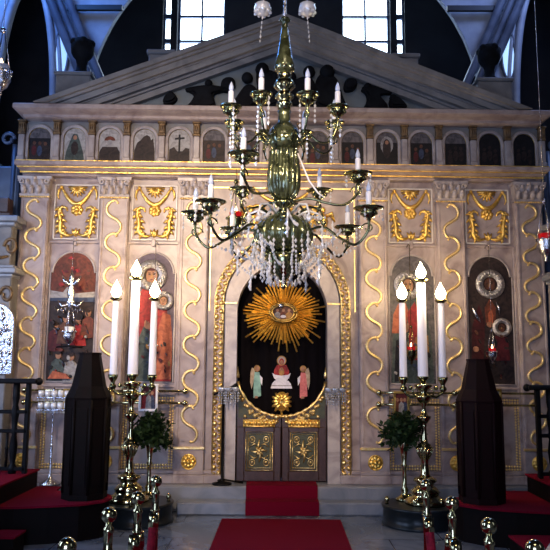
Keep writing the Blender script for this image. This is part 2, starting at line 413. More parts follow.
# carved gilded arch band
M['gilt2'] = mat('pale_gilding', (.80,.60,.27), .34, .9, noise=(.50,.34,.12), scale=30., bump=.3)
ga = MB()
R0, R1 = .615, .715
path = [(-.665, SOL+.1+i*.055) for i in range(int((2.08-SOL-.1)/.055)+1)]
nA = 38
path += [(.665*cos(a), 2.08+.665*sin(a)) for a in [pi-pi*i/nA for i in range(nA+1)]]
path += [(.665, z) for _, z in reversed(path[:int((2.08-SOL-.1)/.055)+1])]
gb = MB(); gb.prism([(-R1, SOL+.09), (-R0, SOL+.09)] + [(-x, z) for x, z in arc(0, 2.08, R0, R0, 0, pi, 30)] + [(R0, SOL+.09), (R1, SOL+.09)] + arc(0, 2.08, R1, R1, 0, pi, 30), -.05, 0)
for i, (x, z) in enumerate(path):
    nx, nz = (cos(atan2(z-2.08, x)), sin(atan2(z-2.08, x))) if z > 2.08 else ((1 if x > 0 else -1), 0)
    k = .025*(1 if i % 2 else -1)
    ga.blob(x+nx*k, z+nz*k, .030, .034, -.048, .030, n=9)
    ga.blob(x-nx*k, z-nz*k, .018, .018, -.048, .022, n=8)
for rr in (.622, .708):
    pts = [(-rr, -.055, SOL+.1)] + [(-rr*cos(pi*i/40), -.055, 2.08+rr*sin(pi*i/40)) for i in range(41)] + [(rr, -.055, SOL+.1)]
    ga.tube(pts, .010, 6)
ga.build('gilt_arch', M['gilt2'], ico); gb.build('arch_band', M['marble'], ico)

# pilasters
SP = [(.42,-.03),(.15,.035),(-.25,.025),(-.70,-.05),(-.97,-.17),(-.93,-.30),(-.62,-.41),(-.1,-.49),(.45,-.56),(.84,-.65),(.98,-.77),(.80,-.89),(.48,-.96),(.2,-.955)]
def wave(mb, cx, z0, z1, per, amp, y, r, flip=1):
    n = int((z1-z0)/per+.35); h = (z1-z0)/n
    for i in range(n):
        za = z1-.02-i*h
        V = [Vector((flip*x*amp, y, za+z*h)) for x, z in SP]; pts = []; m_ = len(V)
        for j in range(m_-1):
            p0, p1, p2, p3 = V[max(0, j-1)], V[j], V[j+1], V[min(m_-1, j+2)]
            for u in (0, .25, .5, .75): pts.append(.5*((2*p1)+(p2-p0)*u+(2*p0-5*p1+4*p2-p3)*u*u+(-p0+3*p1-3*p2+p3)*u**3)+Vector((cx, 0, 0)))
        pts.append(V[-1]+Vector((cx, 0, 0))); L = len(pts)-1
        mb.tube(pts, [r*(.45+.75*sin(pi*min(1, .06+.9*k/L))**.6)*(1+.14*(-1)**k) for k in range(L+1)], 6)
        mb.ball(pts[0], r*1.1, 7); mb.ball(pts[-1], r*1.1, 7)
for ip, px in enumerate(PXS):
    p = MB(); w = .15
    p.box(px-w, px+w, -.075, 0, SOL, 3.2, b=.006)
    for s in (-1, 1):
        p.box(px+s*(w-.022)-.012, px+s*(w-.022)+.012, -.088, -.07, .62, 3.16, b=.004)
    p.box(px-w-.012, px+w+.012, -.095, 0, SOL, .33, b=.008)
    p.box(px-w-.004, px+w+.004, -.088, 0, .33, .36, b=.006)
    po = p.build('pilaster', M['marble'], ico)
    c = MB()
    for z0, z1, w0, w1 in ((3.2, 3.225, .158, .158), (3.225, 3.375, .135, .165), (3.375, 3.41, .178, .182)):
        vs = []
        for z, q in ((z0, w0), (z1, w1)):
            vs += [(px-q, 0, z), (px-q, -.09-(q-.14), z), (px+q, -.09-(q-.14), z), (px+q, 0, z)]
        c.add(vs, [(0,3,2,1), (4,5,6,7), (0,1,5,4), (1,2,6,5), (2,3,7,6)], 0)
    for row, (zz, num) in enumerate(((3.225, 4), (3.285, 3))):
        for k in range(num):
            x = px + (k-(num-1)/2)*.078
            c.tube([(x, -.085, zz), (x, -.10, zz+.04), (x, -.125, zz+.072), (x, -.145, zz+.074), (x, -.148, zz+.056)], [.028, .034, .028, .018, .008], 7)
    for s in (-1, 1):
        c.tube([(px+s*(.135+.030*cos(a)*(1-a/14)), -.135, 3.35+.030*sin(a)*(1-a/14)) for a in [k*.5 for k in range(17)]], .010, 6)
    c.blob(px, 3.39, .03, .025, -.12, .03)
    c.build('capital', M['marble2'], po)
    g = MB(); g.box(px-.155, px+.155, -.098, -.07, 3.19, 3.208, b=.004)
    for k in range(13): g.ball((px-.15+k*.025, -.10, 3.192), .011, 6)
    g.build('gilt_band', M['goldlight'], po)
    g = MB(); g.box(px-.16, px+.16, -.10, -.07, .58, .605, b=.004); g.build('gilt_dado_line', M['goldlight'], po)
    wv = MB(); wave(wv, px, .66, 3.17, .345 if abs(px) < 2 else .31, .080, -.085, .0135, 1 if px < 0 else (1 if abs(px) < 1.5 else -1))
    wv.build('gilt_scroll', M['goldlight'], po)
    ro = MB(); z = .455
    for k in range(8):
        a = 2*pi*k/8; ro.blob(px+.042*cos(a), z+.042*sin(a), .03, .03, -.074, .022, n=9)
    ro.blob(px, z, .03, .03, -.085, .035, n=10); ro.lathe(px, -.08, [(1e-4, 0)], 3) if False else None
    ro.tube([(px+.072*cos(2*pi*k/20), -.078, z+.072*sin(2*pi*k/20)) for k in range(21)], .008, 6)
    ro.build('rosette', M['gold'], po)

# carved gilded ornaments of the upper fields
def leafrow(mb, pts, L, y, s, r=.012):
    for i in range(1, len(pts)-1):
        x, z = pts[i]; dx, dz = pts[i+1][0]-pts[i-1][0], pts[i+1][1]-pts[i-1][1]
        d = sqrt(dx*dx+dz*dz); dx, dz = dx/d, dz/d
        for q in (-1, 1):
            nx, nz = -dz*q, dx*q
            k = L*(.6+.4*sin(pi*i/(len(pts)-1)))
            e = (x+nx*k+dx*k*.7, z+nz*k+dz*k*.7)
            mb.tube([(x, y-.006, z), ((x+e[0])/2+nx*k*.15, y-.026, (z+e[1])/2+nz*k*.15), (e[0], y-.008, e[1])], [r*.8, r, r*.35], 5)
def ornament(mb, cx, cz, sx, sz, y):
    X = lambda u: cx+u*sx
    Z = lambda v: cz+v*sz
    # swag
    sw = [(u, .11 + .19*(abs(u)/.17)**2.0) for u in [-.17+.34*i/16 for i in range(17)]]
    mb.tube([(X(u), y-.02, Z(v)) for u, v in sw], [.009+.017*(1-(abs(u)/.17)**2) for u, v in sw], 7)
    for s in (-1, 1):
        mb.ball((X(s*.172), y-.02, Z(.295)), .02, 8)
        mb.tube([(X(s*.175), y-.015, Z(.29)), (X(s*.20), y-.02, Z(.26)), (X(s*.21), y-.015, Z(.20)), (X(s*.195), y-.01, Z(.16))], [.012, .014, .010, .004], 6)
    # shell
    for k in range(7):
        a = pi+pi*(k+.5)/7
        mb.tube([(X(0), y-.02, Z(.29)), (X(.05*cos(a)), y-.035, Z(.285+.05*sin(a))), (X(.095*cos(a)), y-.01, Z(.285+.095*sin(a)))], [.008, .015, .006], 6)
    mb.tube([(X(-.10), y-.012, Z(.295)), (X(.10), y-.012, Z(.295))], .012, 6)
    # middle flower
    for k in range(7):
        a = 2*pi*k/7; mb.blob(X(.042*cos(a)), Z(.05+.038*sin(a)), .03, .03, y, .028, n=9)
    mb.blob(X(0), Z(.05), .026, .026, y-.02, .025, n=9)
    for s in (-1, 1):
        c1 = [(s*.10, .03), (s*.11, .065), (s*.15, .08), (s*.182, .05), (s*.185, 0), (s*.165, -.06), (s*.16, -.12), (s*.165, -.17), (s*.14, -.215), (s*.09, -.235), (s*.03, -.225)]
        mb.tube([(X(u), y-.02, Z(v)) for u, v in c1], [.008, .014, .018, .020, .022, .026, .030, .030, .026, .018, .010], 7)
        leafrow(mb, [(X(u), Z(v)) for u, v in c1[2:10]], .058, y-.010, s, .016)
        mb.tube([(X(s*.185+s*.02*cos(a)), y-.02, Z(.05+.025*sin(a))) for a in [k*.6 for k in range(9)]], .009, 6)
    for k in range(3):
        a = pi/2+(k-1)*.5
        mb.tube([(X(0), y-.012, Z(-.24)), (X(.05*cos(a)), y-.03, Z(-.24+.05*sin(a))), (X(.085*cos(a)), y-.012, Z(-.24+.09*sin(a)))], [.012, .018, .005], 6)
for c in BAYS:
    pf = MB(); h = .235; z0, z1 = 2.755, 3.345
    for s in (-1, 1): pf.box(c+s*h-.008, c+s*h+.008, -.022, 0, z0, z1, b=.004)
    pf.box(c-h, c+h, -.022, 0, z0-.008, z0+.008, b=.004); pf.box(c-h, c+h, -.022, 0, z1-.008, z1+.008, b=.004)
    pf.build('panel_frame', M['fillet'], ico)
    og = MB(); ornament(og, c, 3.025, 1.0, 1.0, 0.0); og.build('carved_ornament', M['gold'], ico)
og = MB(); ornament(og, 0, 3.07, 1.9, .9, 0.)
for s in (-1, 1):      # gilded winged figures either side
    og.tube([(s*.43, -.02, 3.06), (s*.44, -.04, 2.98), (s*.43, -.02, 2.86)], [.02, .045, .03], 8); og.ball((s*.43, -.03, 3.10), .03, 8)
    og.tube([(s*.46, -.02, 3.03), (s*.52, -.03, 3.06), (s*.56, -.015, 2.97)], [.02, .03, .008], 7)
    og.tube([(s*.40, -.02, 3.03), (s*.33, -.03, 3.06), (s*.29, -.015, 2.98)], [.02, .03, .008], 7)
og.build('carved_ornament', M['gold'], ico)

# beaded frames of the dado
for c in BAYS:
    bf = MB()
    for h, z0, z1 in ((.255, .385, 1.09), (.225, .415, 1.06)):
        n = int(2*h/.027)
        for k in range(n+1):
            x = c-h+2*h*k/n
            bf.ball((x, -.01, z0), .0125, 6); bf.ball((x, -.01, z1), .0125, 6)
        n = int((z1-z0)/.027)
        for k in range(1, n):
            z = z0+(z1-z0)*k/n
            bf.ball((c-h, -.01, z), .0125, 6); bf.ball((c+h, -.01, z), .0125, 6)
    bf.build('bead_frame', M['goldlight'], ico)

# entablature, gallery, upper cornice
def mould(mb, x, prof, k):
    vs = []; n = len(prof)
    for p, z in prof:
        e = p*k; vs += [(-x-e, .25, z), (-x-e, -p, z), (x+e, -p, z), (x+e, .25, z)]
    fs = []
    for i in range(n-1):
        for q in range(3): fs.append((4*i+q, 4*i+q+1, 4*i+5+q, 4*i+4+q))
        fs.append((4*i+3, 4*i, 4*i+4, 4*i+7))
    fs += [(3,2,1,0), (4*n-4, 4*n-3, 4*n-2, 4*n-1)]
    mb.add(vs, fs, 0)
m = MB(); mould(m, 2.76, [(.09,3.425), (.10,3.44), (.13,3.446), (.13,3.462), (.155,3.468), (.20,3.490), (.235,3.497), (.25,3.505), (.25,3.54), (.235,3.548), (.10,3.575), (.02,3.60)], .25)
m.build('lower_cornice', M['marble'], ico)
m = MB(); m.box(-2.80, 2.80, -.142, -.12, 3.446, 3.458); m.box(-2.81, 2.81, -.212, -.18, 3.485, 3.496); m.box(-2.82, 2.82, -.243, -.2, 3.545, 3.552)
m.build('gilt_fillet', M['gold'], ico)
m = MB(); m.box(-2.84, 2.84, 0, .25, 3.56, 4.12)
m.build('gallery_wall', M['rake'], ico)
PITCH = .3787
for i in range(16):
    x = (i-7.5)*PITCH
    c = MB(); c.box(x-.042, x+.042, -.06, 0, 3.58, 3.65, b=.006); c.box(x-.034, x+.034, -.05, 0, 3.65, 3.90, b=.008)
    co = c.build('colonnette', M['marble2'], ico)
    k = MB(); k.box(x-.040, x+.040, -.055, 0, 3.90, 3.925, b=.005); k.box(x-.036, x+.036, -.058, 0, 3.925, 4.04, b=.008); k.box(x-.046, x+.046, -.066, 0, 4.04, 4.06, b=.004)
    for q in (-1, 0, 1): k.blob(x+q*.022, 3.985, .012, .04, -.057, .012, n=8)
    k.build('console', M['console'], co)
for i in range(15):      # little arch mouldings over the gallery icons
    x = (i-7)*PITCH
    a = MB()
    for rr, d in ((.143, .028), (.130, .02)):
        a.tube([(x-rr, -.012, 3.60), (x-rr, -.012, 3.70)] + [(x-rr*cos(pi*k/16), -.012, 3.868+rr*sin(pi*k/16)) for k in range(17)] + [(x+rr, -.012, 3.70), (x+rr, -.012, 3.60)], .012, 6)
    a.build('gallery_arch', M['marble2'], ico)
m = MB(); mould(m, 2.74, [(.0,4.055), (.10,4.06), (.12,4.068), (.12,4.092), (.14,4.098), (.20,4.105), (.235,4.115), (.25,4.12), (.25,4.165), (.23,4.178), (.05,4.185)], .55)
m.build('upper_cornice', M['marble'], ico)

# gable
ZB, ZA, XB = 4.18, 5.22, 2.66
def chev(d0, d1):
    f = lambda d: XB*(1-d/(ZA-ZB))
    return [(-f(d0), ZB), (0, ZA-d0), (f(d0), ZB), (f(d1), ZB), (0, ZA-d1), (-f(d1), ZB)]
g = MB()
def chev_add(d0, d1, y):
    P = chev(d0, d1)
    for poly in ([P[0], P[5], P[4], P[1]], [P[1], P[4], P[3], P[2]]): g.prism(poly, y, .3)
for d0, d1, y in ((0, .055, -.27), (.055, .085, -.235), (.085, .15, -.20), (.15, .165, -.16), (.165, .225, -.145), (.225, .25, -.09), (.25, .32, -.06)):
    chev_add(d0, d1, y)
gab = g.build('gable', M['rake'], ico)
t = MB(); P = chev(.32, .33); t.prism([P[0], P[2], P[1]], .02, .25); t.build('tympanum', M['tymp'], gab)
t = MB(); t.prism([(-2.6, ZB), (2.6, ZB), (0, ZA-.02)], .25, .30)
# carved figures: (outline, head) in x,z offsets
def figure(body, heads):
    f = MB()
    for _ in range(2): body = [q for i in range(len(body)) for a, b_ in ((body[i], body[(i+1) % len(body)]),) for q in ((a[0]*.75+b_[0]*.25, a[1]*.75+b_[1]*.25), (a[0]*.25+b_[0]*.75, a[1]*.25+b_[1]*.75))]
    n = len(body)
    f.prism(body, -.05, .03)
    cx = sum(p[0] for p in body)/n; cz = sum(p[1] for p in body)/n
    f.prism([(cx+(x-cx)*.72, cz+(z-cz)*.72) for x, z in body], -.085, -.04)
    for x, z, r_ in heads: f.ball((x, -.03, z), r_, 10)
    return f
F = [
 ([(-1.10,4.19),(-.72,4.19),(-.76,4.30),(-.78,4.40),(-.66,4.42),(-.62,4.46),(-.80,4.49),(-.92,4.48),(-1.12,4.44),(-1.0,4.40),(-.98,4.34)], [(-.83,4.51,.045)]),
 ([(-.70,4.44),(-.66,4.42),(-.60,4.42),(-.54,4.47),(-.53,4.53),(-.57,4.58),(-.64,4.58),(-.69,4.54)], [(-.61,4.50,.075)]),
 ([(-.62,4.19),(-.30,4.19),(-.28,4.42),(-.34,4.50),(-.42,4.50),(-.48,4.42)], [(-.405,4.58,.065)]),
 ([(-.42,4.19),(.02,4.19),(.0,4.48),(-.05,4.60),(-.14,4.68),(-.30,4.66),(-.31,4.56),(-.28,4.46)], [(-.24,4.68,.078),(-.10,4.60,.06)]),
 ([(-.06,4.19),(.36,4.19),(.36,4.50),(.30,4.60),(.20,4.60),(.12,4.56),(.0,4.56)], [(.28,4.66,.07),(.08,4.60,.06)]),
 ([(.30,4.19),(.74,4.19),(.66,4.34),(.62,4.50),(.58,4.60),(.46,4.66),(.36,4.60),(.33,4.44)], [(.48,4.66,.085)]),
 ([(.66,4.46),(.71,4.44),(.78,4.46),(.82,4.52),(.80,4.58),(.73,4.60),(.67,4.56)], [(.74,4.52,.065)]),
 ([(.84,4.19),(1.12,4.19),(1.16,4.28),(1.08,4.36),(1.06,4.42),(1.24,4.42),(1.06,4.50),(.92,4.52),(.84,4.47),(.92,4.42),(.92,4.32)], [(.93,4.50,.045)]),
 ([(1.17,4.26),(1.30,4.28),(1.38,4.26),(1.30,4.36),(1.22,4.40),(1.16,4.36)], [(1.21,4.37,.045)]),
 ([(-1.34,4.26),(-1.22,4.27),(-1.16,4.34),(-1.22,4.40),(-1.30,4.38)], [(-1.24,4.37,.04)]),
]
for body, heads in F: figure(body, heads).build('carved_figure', M['bronze'], gab)
# pedestals and urn finials on the gable slopes
for s in (-1, 1):
    p = MB(); x = s*2.33 + (.03 if s > 0 else 0); p.box(x-.19, x+.19, .0, .30, 4.2, 4.60, b=.01); p.box(x-.21, x+.21, -.02, .32, 4.60, 4.64, b=.01)
    po = p.build('finial_pedestal', M['rake'], ico)
    u = MB(); u.lathe((s*2.28+(.07 if s > 0 else 0)), .14, [(.10,4.64), (.11,4.67), (.06,4.70), (.055,4.78), (.07,4.84), (.10,4.87), (.125,4.92), (.13,5.0), (.11,5.06), (.085,5.075), (.03,5.08)], 14)
    for k in range(5): u.ball(((s*2.28+(.07 if s > 0 else 0))+.1*cos(1.26*k), .14+.1*sin(1.26*k), 5.03), .045, 8)
    u.build('urn_finial', M['bronze'], po)
    p = MB(); x = s*1.37; p.box(x-.14, x+.14, .02, .30, 4.55, 4.87, b=.01); p.box(x-.16, x+.16, 0, .32, 4.87, 4.92, b=.01)
    p.build('finial_pedestal', M['rake'], ico)
# ------------------------------------------------------------------ painted icons
def ell(cx, cz, rx, rz, n=20, a0=0, a1=2*pi): 
    return [(cx+rx*cos(a0+(a1-a0)*k/n), cz+rz*sin(a0+(a1-a0)*k/n)) for k in range(n if abs(a1-a0) > 6.28 else n+1)]
class Paint:
    def __init__(s, y): s.mb = MB(); s.y = y; s.k = 0; s.mats = []
    def mi(s, key):
        m = PT[key] if isinstance(key, str) else key
        if m not in s.mats: s.mats.append(m)
        return s.mats.index(m)
    def poly(s, pts, key, lift=True):
        if lift: s.k += 1
        s.mb.prism(pts, s.y - .0007*s.k, s.y + .001, s.mi(key)); return s
def icon_outline(c, zb=1.25, h=.245, r=.222, zs=2.395):
    return [(c-h, zb), (c-h, zs)] + [(-x+2*c, z) for x, z in arc(c, zs, r, r, 0, pi, 22)] + [(c+h, zs), (c+h, zb)]
def inside(c, x, z):
    if abs(x-c) > .225 or z < 1.27: return False
    return z < 2.39 or (x-c)**2+(z-2.39)**2 < .2**2
rnd = random.Random(3)
def dabs(p, c, n, z0, z1, keys, s0=.01, s1=.035):
    for _ in range(n):
        x = c + rnd.uniform(-.22, .22); z = rnd.uniform(z0, z1)
        r1, r2 = rnd.uniform(s0, s1), rnd.uniform(s0, s1)
        if inside(c, x-r1, z) and inside(c, x+r1, z) and inside(c, x, z+r2):
            q = rnd.uniform(0, pi); pts = []
            for k in range(8):
                a = 2*pi*k/8; u, v = r1*cos(a)*rnd.uniform(.7, 1.1), r2*sin(a)*rnd.uniform(.7, 1.1)
                pts.append((x+u*cos(q)-v*sin(q)*.5, z+v))
            p.poly(pts, keys[rnd.randrange(len(keys))])
def face(p, x, z, s, skin='skin', hair='hair', beard=False):
    p.poly(ell(x, z+.012*s, .085*s, .105*s), hair)
    if beard: p.poly(ell(x, z-.06*s, .06*s, .07*s), hair)
    p.poly(ell(x, z-.008*s, .058*s, .082*s), skin)
    for q in (-1, 1):
        p.poly(ell(x+q*.024*s, z+.012*s, .013*s, .006*s, 8), 'black'); p.poly(ell(x+q*.024*s, z+.027*s, .018*s, .004*s, 8), hair)
    p.poly([(x-.006*s, z+.01*s), (x+.006*s, z+.01*s), (x+.010*s, z-.026*s), (x-.010*s, z-.026*s)], 'ochre')
    p.poly(ell(x, z-.046*s, .018*s, .006*s, 8), 'maroon')
    if beard: p.poly(ell(x, z-.075*s, .035*s, .025*s, 10), hair)
def halo(mb, x, z, r0, r1, y):
    n = 36
    vs = []; 
    for k in range(n):
        a = 2*pi*k/n; c_, s_ = cos(a), sin(a)
        for r, d in ((r0, 0), (r0, .012), ((r0+r1)/2, .020), (r1, .012), (r1, 0)): vs.append((x+r*c_, y-d, z+r*s_))
    fs = []
    for k in range(n):
        for j in range(4): fs.append((k*5+j, k*5+j+1, ((k+1) % n)*5+j+1, ((k+1) % n)*5+j))
    mb.add(vs, fs, 0, True)
    for k in range(22):
        a = 2*pi*k/22; mb.ball((x+(r0+r1)/2*cos(a), y-.018, z+(r0+r1)/2*sin(a)), (r1-r0)*.22, 6)

IY = -.006
def new_icon(c, label):
    t = thing('icon', (c, IY, 1.25), label, 'icon', 'large arched icons of the screen')
    p = Paint(IY); p.poly(icon_outline(c), 'dark')
    f = MB(); o = icon_outline(c)
    f.tube([(x, IY-.004, z) for x, z in o] + [(o[0][0], IY-.004, o[0][1])], .010, 6)
    f.build('frame', M['marble2'], t)
    return t, p
Z1 = 1.25
# 1: crowded scene under a red sky
c = BAYS[0]; t, p = new_icon(c, 'arched icon of a crowded scene under a rust red sky, dark at the bottom')
p.poly([(c-.235, 2.12), (c-.235, 2.40)] + [(-x+2*c, z) for x, z in arc(c, 2.395, .215, .215, 0, pi, 20)] + [(c+.235, 2.40), (c+.235, 2.12)], 'rust')
dabs(p, c, 26, 2.15, 2.6, ['red', 'rust', 'ochre', 'brown', 'maroon'])
p.poly([(c-.235, 2.10), (c-.235, 2.20), (c-.1, 2.18), (c-.06, 2.24), (c+.03, 2.17), (c+.235, 2.19), (c+.235, 2.10)], 'sky')
p.poly([(c-.235, 2.09), (c-.235, 2.12), (c+.235, 2.13), (c+.235, 2.08)], 'blue')
for x, z, s, k in ((-.17, 1.72, 1, 'maroon'), (-.06, 1.80, 1.0, 'brown'), (.08, 1.78, 1, 'red'), (.18, 1.86, .9, 'rust'), (-.12, 1.42, 1.1, 'greygreen'), (.02, 1.40, 1.1, 'pale'), (.16, 1.44, 1.1, 'brown')):
    p.poly([(c+max(-.235, x-.085), z-.16), (c+max(-.235, x-.06), z+.03), (c+x, z+.08), (c+min(.235, x+.06), z+.03), (c+min(.235, x+.085), z-.16)], k)
    p.poly(ell(c+x*.95, z+.10, .030, .038, 12), 'skin'); p.poly(ell(c+x*.95, z+.125, .030, .02, 10), 'hair')
dabs(p, c, 60, 1.28, 2.05, ['maroon', 'brown', 'red', 'dark', 'rust', 'blue', 'pale', 'greygreen', 'black'], .008, .028)
p.poly([(c-.2, 1.28), (c-.15, 1.36), (c-.02, 1.33), (c+.03, 1.28)], 'orange')
p.mb.build('panel', p.mats, t)
# 2: haloed mother with haloed child, red robe
c = BAYS[1]; t, p = new_icon(c, 'arched icon of a red robed haloed woman with a haloed child')
p.poly([(c-.235, 1.6), (c-.235, 2.40)] + [(-x+2*c, z) for x, z in arc(c, 2.395, .215, .215, 0, pi, 20)] + [(c+.235, 2.40), (c+.235, 1.6)], 'plum')
p.poly([(c-.22, 1.26), (c-.2, 1.8), (c-.17, 2.12), (c-.08, 2.26), (c+.08, 2.26), (c+.15, 2.1), (c+.2, 1.7), (c+.22, 1.26)], 'red')
p.poly([(c-.2, 1.26), (c-.17, 1.6), (c-.05, 1.9), (c+.02, 1.6), (c+.02, 1.26)], 'greygreen')
p.poly([(c+.06, 1.28), (c+.06, 1.75), (c+.12, 1.98), (c+.2, 1.95), (c+.225, 1.7), (c+.225, 1.28)], 'orange')
face(p, c-.01, 2.37, 1.0); p.poly(ell(c-.01, 2.42, .1, .07, 14, 0, pi), 'maroon')
face(p, c+.12, 2.10, .62)
for k in range(4): p.poly(ell(c-.06+.03*k, 1.86-.01*k, .012, .035, 8), 'skin')
p.poly(ell(c-.02, 1.83, .05, .03, 12), 'skin')
dabs(p, c, 30, 1.28, 1.8, ['maroon', 'rust', 'dark', 'ochre', 'blue', 'black', 'greygreen'])
p.mb.build('panel', p.mats, t)
h = MB(); halo(h, c-.01, 2.37, .078, .165, IY-.02); h.build('silver_halo', M['halo'], t)
h = MB(); halo(h, c+.13, 2.10, .05, .10, IY-.02); h.build('silver_halo', M['halo'], t)
# 3: haloed figure with orange sleeve
c = BAYS[2]; t, p = new_icon(c, 'arched icon of a haloed figure with an orange sleeve on greyish ground')
p.poly([(c-.235, 1.3), (c-.235, 2.40)] + [(-x+2*c, z) for x, z in arc(c, 2.395, .215, .215, 0, pi, 20)] + [(c+.235, 2.40), (c+.235, 1.3)], 'haze')
p.poly([(c-.23, 1.26), (c-.21, 1.8), (c-.17, 2.05), (c-.08, 2.18), (c+.06, 2.18), (c+.15, 2.04), (c+.2, 1.7), (c+.22, 1.26)], 'greygreen')
p.poly([(c-.22, 1.78), (c-.20, 1.98), (c-.15, 2.09), (c-.08, 2.14), (c-.04, 2.02), (c-.06, 1.88), (c-.14, 1.78)], 'orange')
p.poly([(c-.03, 1.5), (c-.05, 2.0), (c+.03, 2.12), (c+.08, 1.95), (c+.06, 1.5)], 'red')
p.poly([(c-.2, 1.27), (c-.18, 1.7), (c-.1, 1.75), (c-.07, 1.3)], 'black')
face(p, c-.04, 2.29, .95, beard=True)
for k in range(4): p.poly(ell(c-.12+.024*k, 1.84+.006*k, .011, .035, 8), 'skin')
p.poly(ell(c-.09, 1.81, .042, .026, 12), 'skin')
p.poly([(c+.02, 1.52), (c+.03, 1.74), (c+.16, 1.76), (c+.17, 1.54)], 'ochre')
dabs(p, c, 30, 1.28, 1.75, ['maroon', 'rust', 'dark', 'greygreen', 'blue', 'black', 'pale'])
p.mb.build('panel', p.mats, t)
h = MB(); halo(h, c-.04, 2.29, .074, .155, IY-.02); h.build('silver_halo', M['halo'], t)
# 4: dark saint with bright silver halo and a second small halo
c = BAYS[3]; t, p = new_icon(c, 'dark arched icon of a bearded saint with bright silver halo and silver sleeve')
p.poly([(c-.23, 1.26), (c-.2, 1.9), (c-.16, 2.1), (c-.07, 2.2), (c+.07, 2.2), (c+.17, 2.08), (c+.2, 1.8), (c+.22, 1.26)], 'dark')
p.poly([(c-.22, 1.28), (c-.2, 1.85), (c-.12, 2.1), (c-.06, 1.9), (c-.1, 1.3)], 'maroon2')
p.poly([(c-.05, 1.9), (c-.06, 2.06), (c, 2.16), (c+.06, 2.06), (c+.05, 1.9)], 'rust')
p.poly([(c-.02, 1.86), (c-.025, 2.0), (c+.01, 2.04), (c+.03, 1.98), (c+.02, 1.86)], 'orange')
face(p, c, 2.31, 1.0, skin='brown', beard=True)
face(p, c+.11, 1.85, .55, skin='brown'); p.poly([(c+.04, 1.5), (c+.06, 1.76), (c+.17, 1.76), (c+.19, 1.5)], 'maroon')
p.poly(ell(c-.01, 1.88, .035, .03, 12), 'skin'); p.poly(ell(c-.17, 1.62, .03, .03, 12), 'skin')
dabs(p, c, 34, 1.28, 1.8, ['maroon', 'dark', 'dark', 'brown', 'black', 'black'])
p.mb.build('panel', p.mats, t)
h = MB(); halo(h, c, 2.31, .078, .155, IY-.02); h.build('silver_halo', M['halo'], t)
h = MB(); halo(h, c+.11, 1.85, .05, .10, IY-.02); h.build('silver_halo', M['halo'], t)
h = MB(); h.tube([(c-.20, IY-.014, 2.09), (c-.18, IY-.022, 2.02), (c-.14, IY-.02, 1.94), (c-.11, IY-.012, 1.90)], [.006, .018, .018, .005], 8)
h.build('silver_sleeve', M['silver'], t)
h = MB(); h.tube([(c+.06, IY-.014, 2.12), (c+.085, IY-.02, 2.06), (c+.09, IY-.014, 1.98)], [.005, .013, .004], 8)
h.build('silver_sleeve', M['silver'], t)

# gallery icons
GL = [('dim gallery icon of a seated group with a pale disc', 'nearly black under its arch'),
 ('gallery icon of a dark pyramid-shaped group in a pale arch', ''), ('gallery icon with a rust red canopy over dark figures', ''),
 ('gallery icon of a dark crowd climbing to the right against pale sky', ''), ('gallery icon of a dark cross on a hill against a pale sky', ''),
 ('gallery icon of three dark figures, behind the upper left chandelier cups', ''), ('gallery icon of dark figures, just left of the chandelier stem', ''),
 ('gallery icon half hidden behind the chandelier stem', ''), ('gallery icon of dark figures, just right of the chandelier stem', ''),
 ('gallery icon of a dark mound of figures behind the right chandelier cups', ''), ('gallery icon of a round headed group beside the cup at far right of the chandelier', ''),
 ('gallery icon of a white horseshoe arch round a dark figure', ''), ('gallery icon of a large dark dome-shaped crowd, fourth from the right end', ''),
 ('gallery icon of a dark figure with round head, third from the right end', ''), ('dim gallery icon of a broad dark group, second from the right end', '')]
order = list(range(15))
GL2 = [g[0] for g in GL]
GL2[14] = 'almost black gallery icon at the right end of the row'
GL2[13] = 'dim gallery icon of a broad dark group, second from the right end'
GL2[12] = 'gallery icon of a dark figure with round head, third from the right end'
GL2[11] = 'gallery icon of a dark dome-shaped crowd, fourth from the right end'
GL2[10] = 'gallery icon of a white horseshoe arch round a dark figure'
GL2[9] = 'gallery icon of a round headed group behind the right chandelier cups'
GL2[0] = 'dim gallery icon at the left end of the row, a seated group'
def bumpy(cx, zb, heads, w=.122):
    w *= 1.14; pts = [(cx-w, zb)] + [(cx+x*1.14, z) for x, z in heads] + [(cx+w, zb)]
    return pts
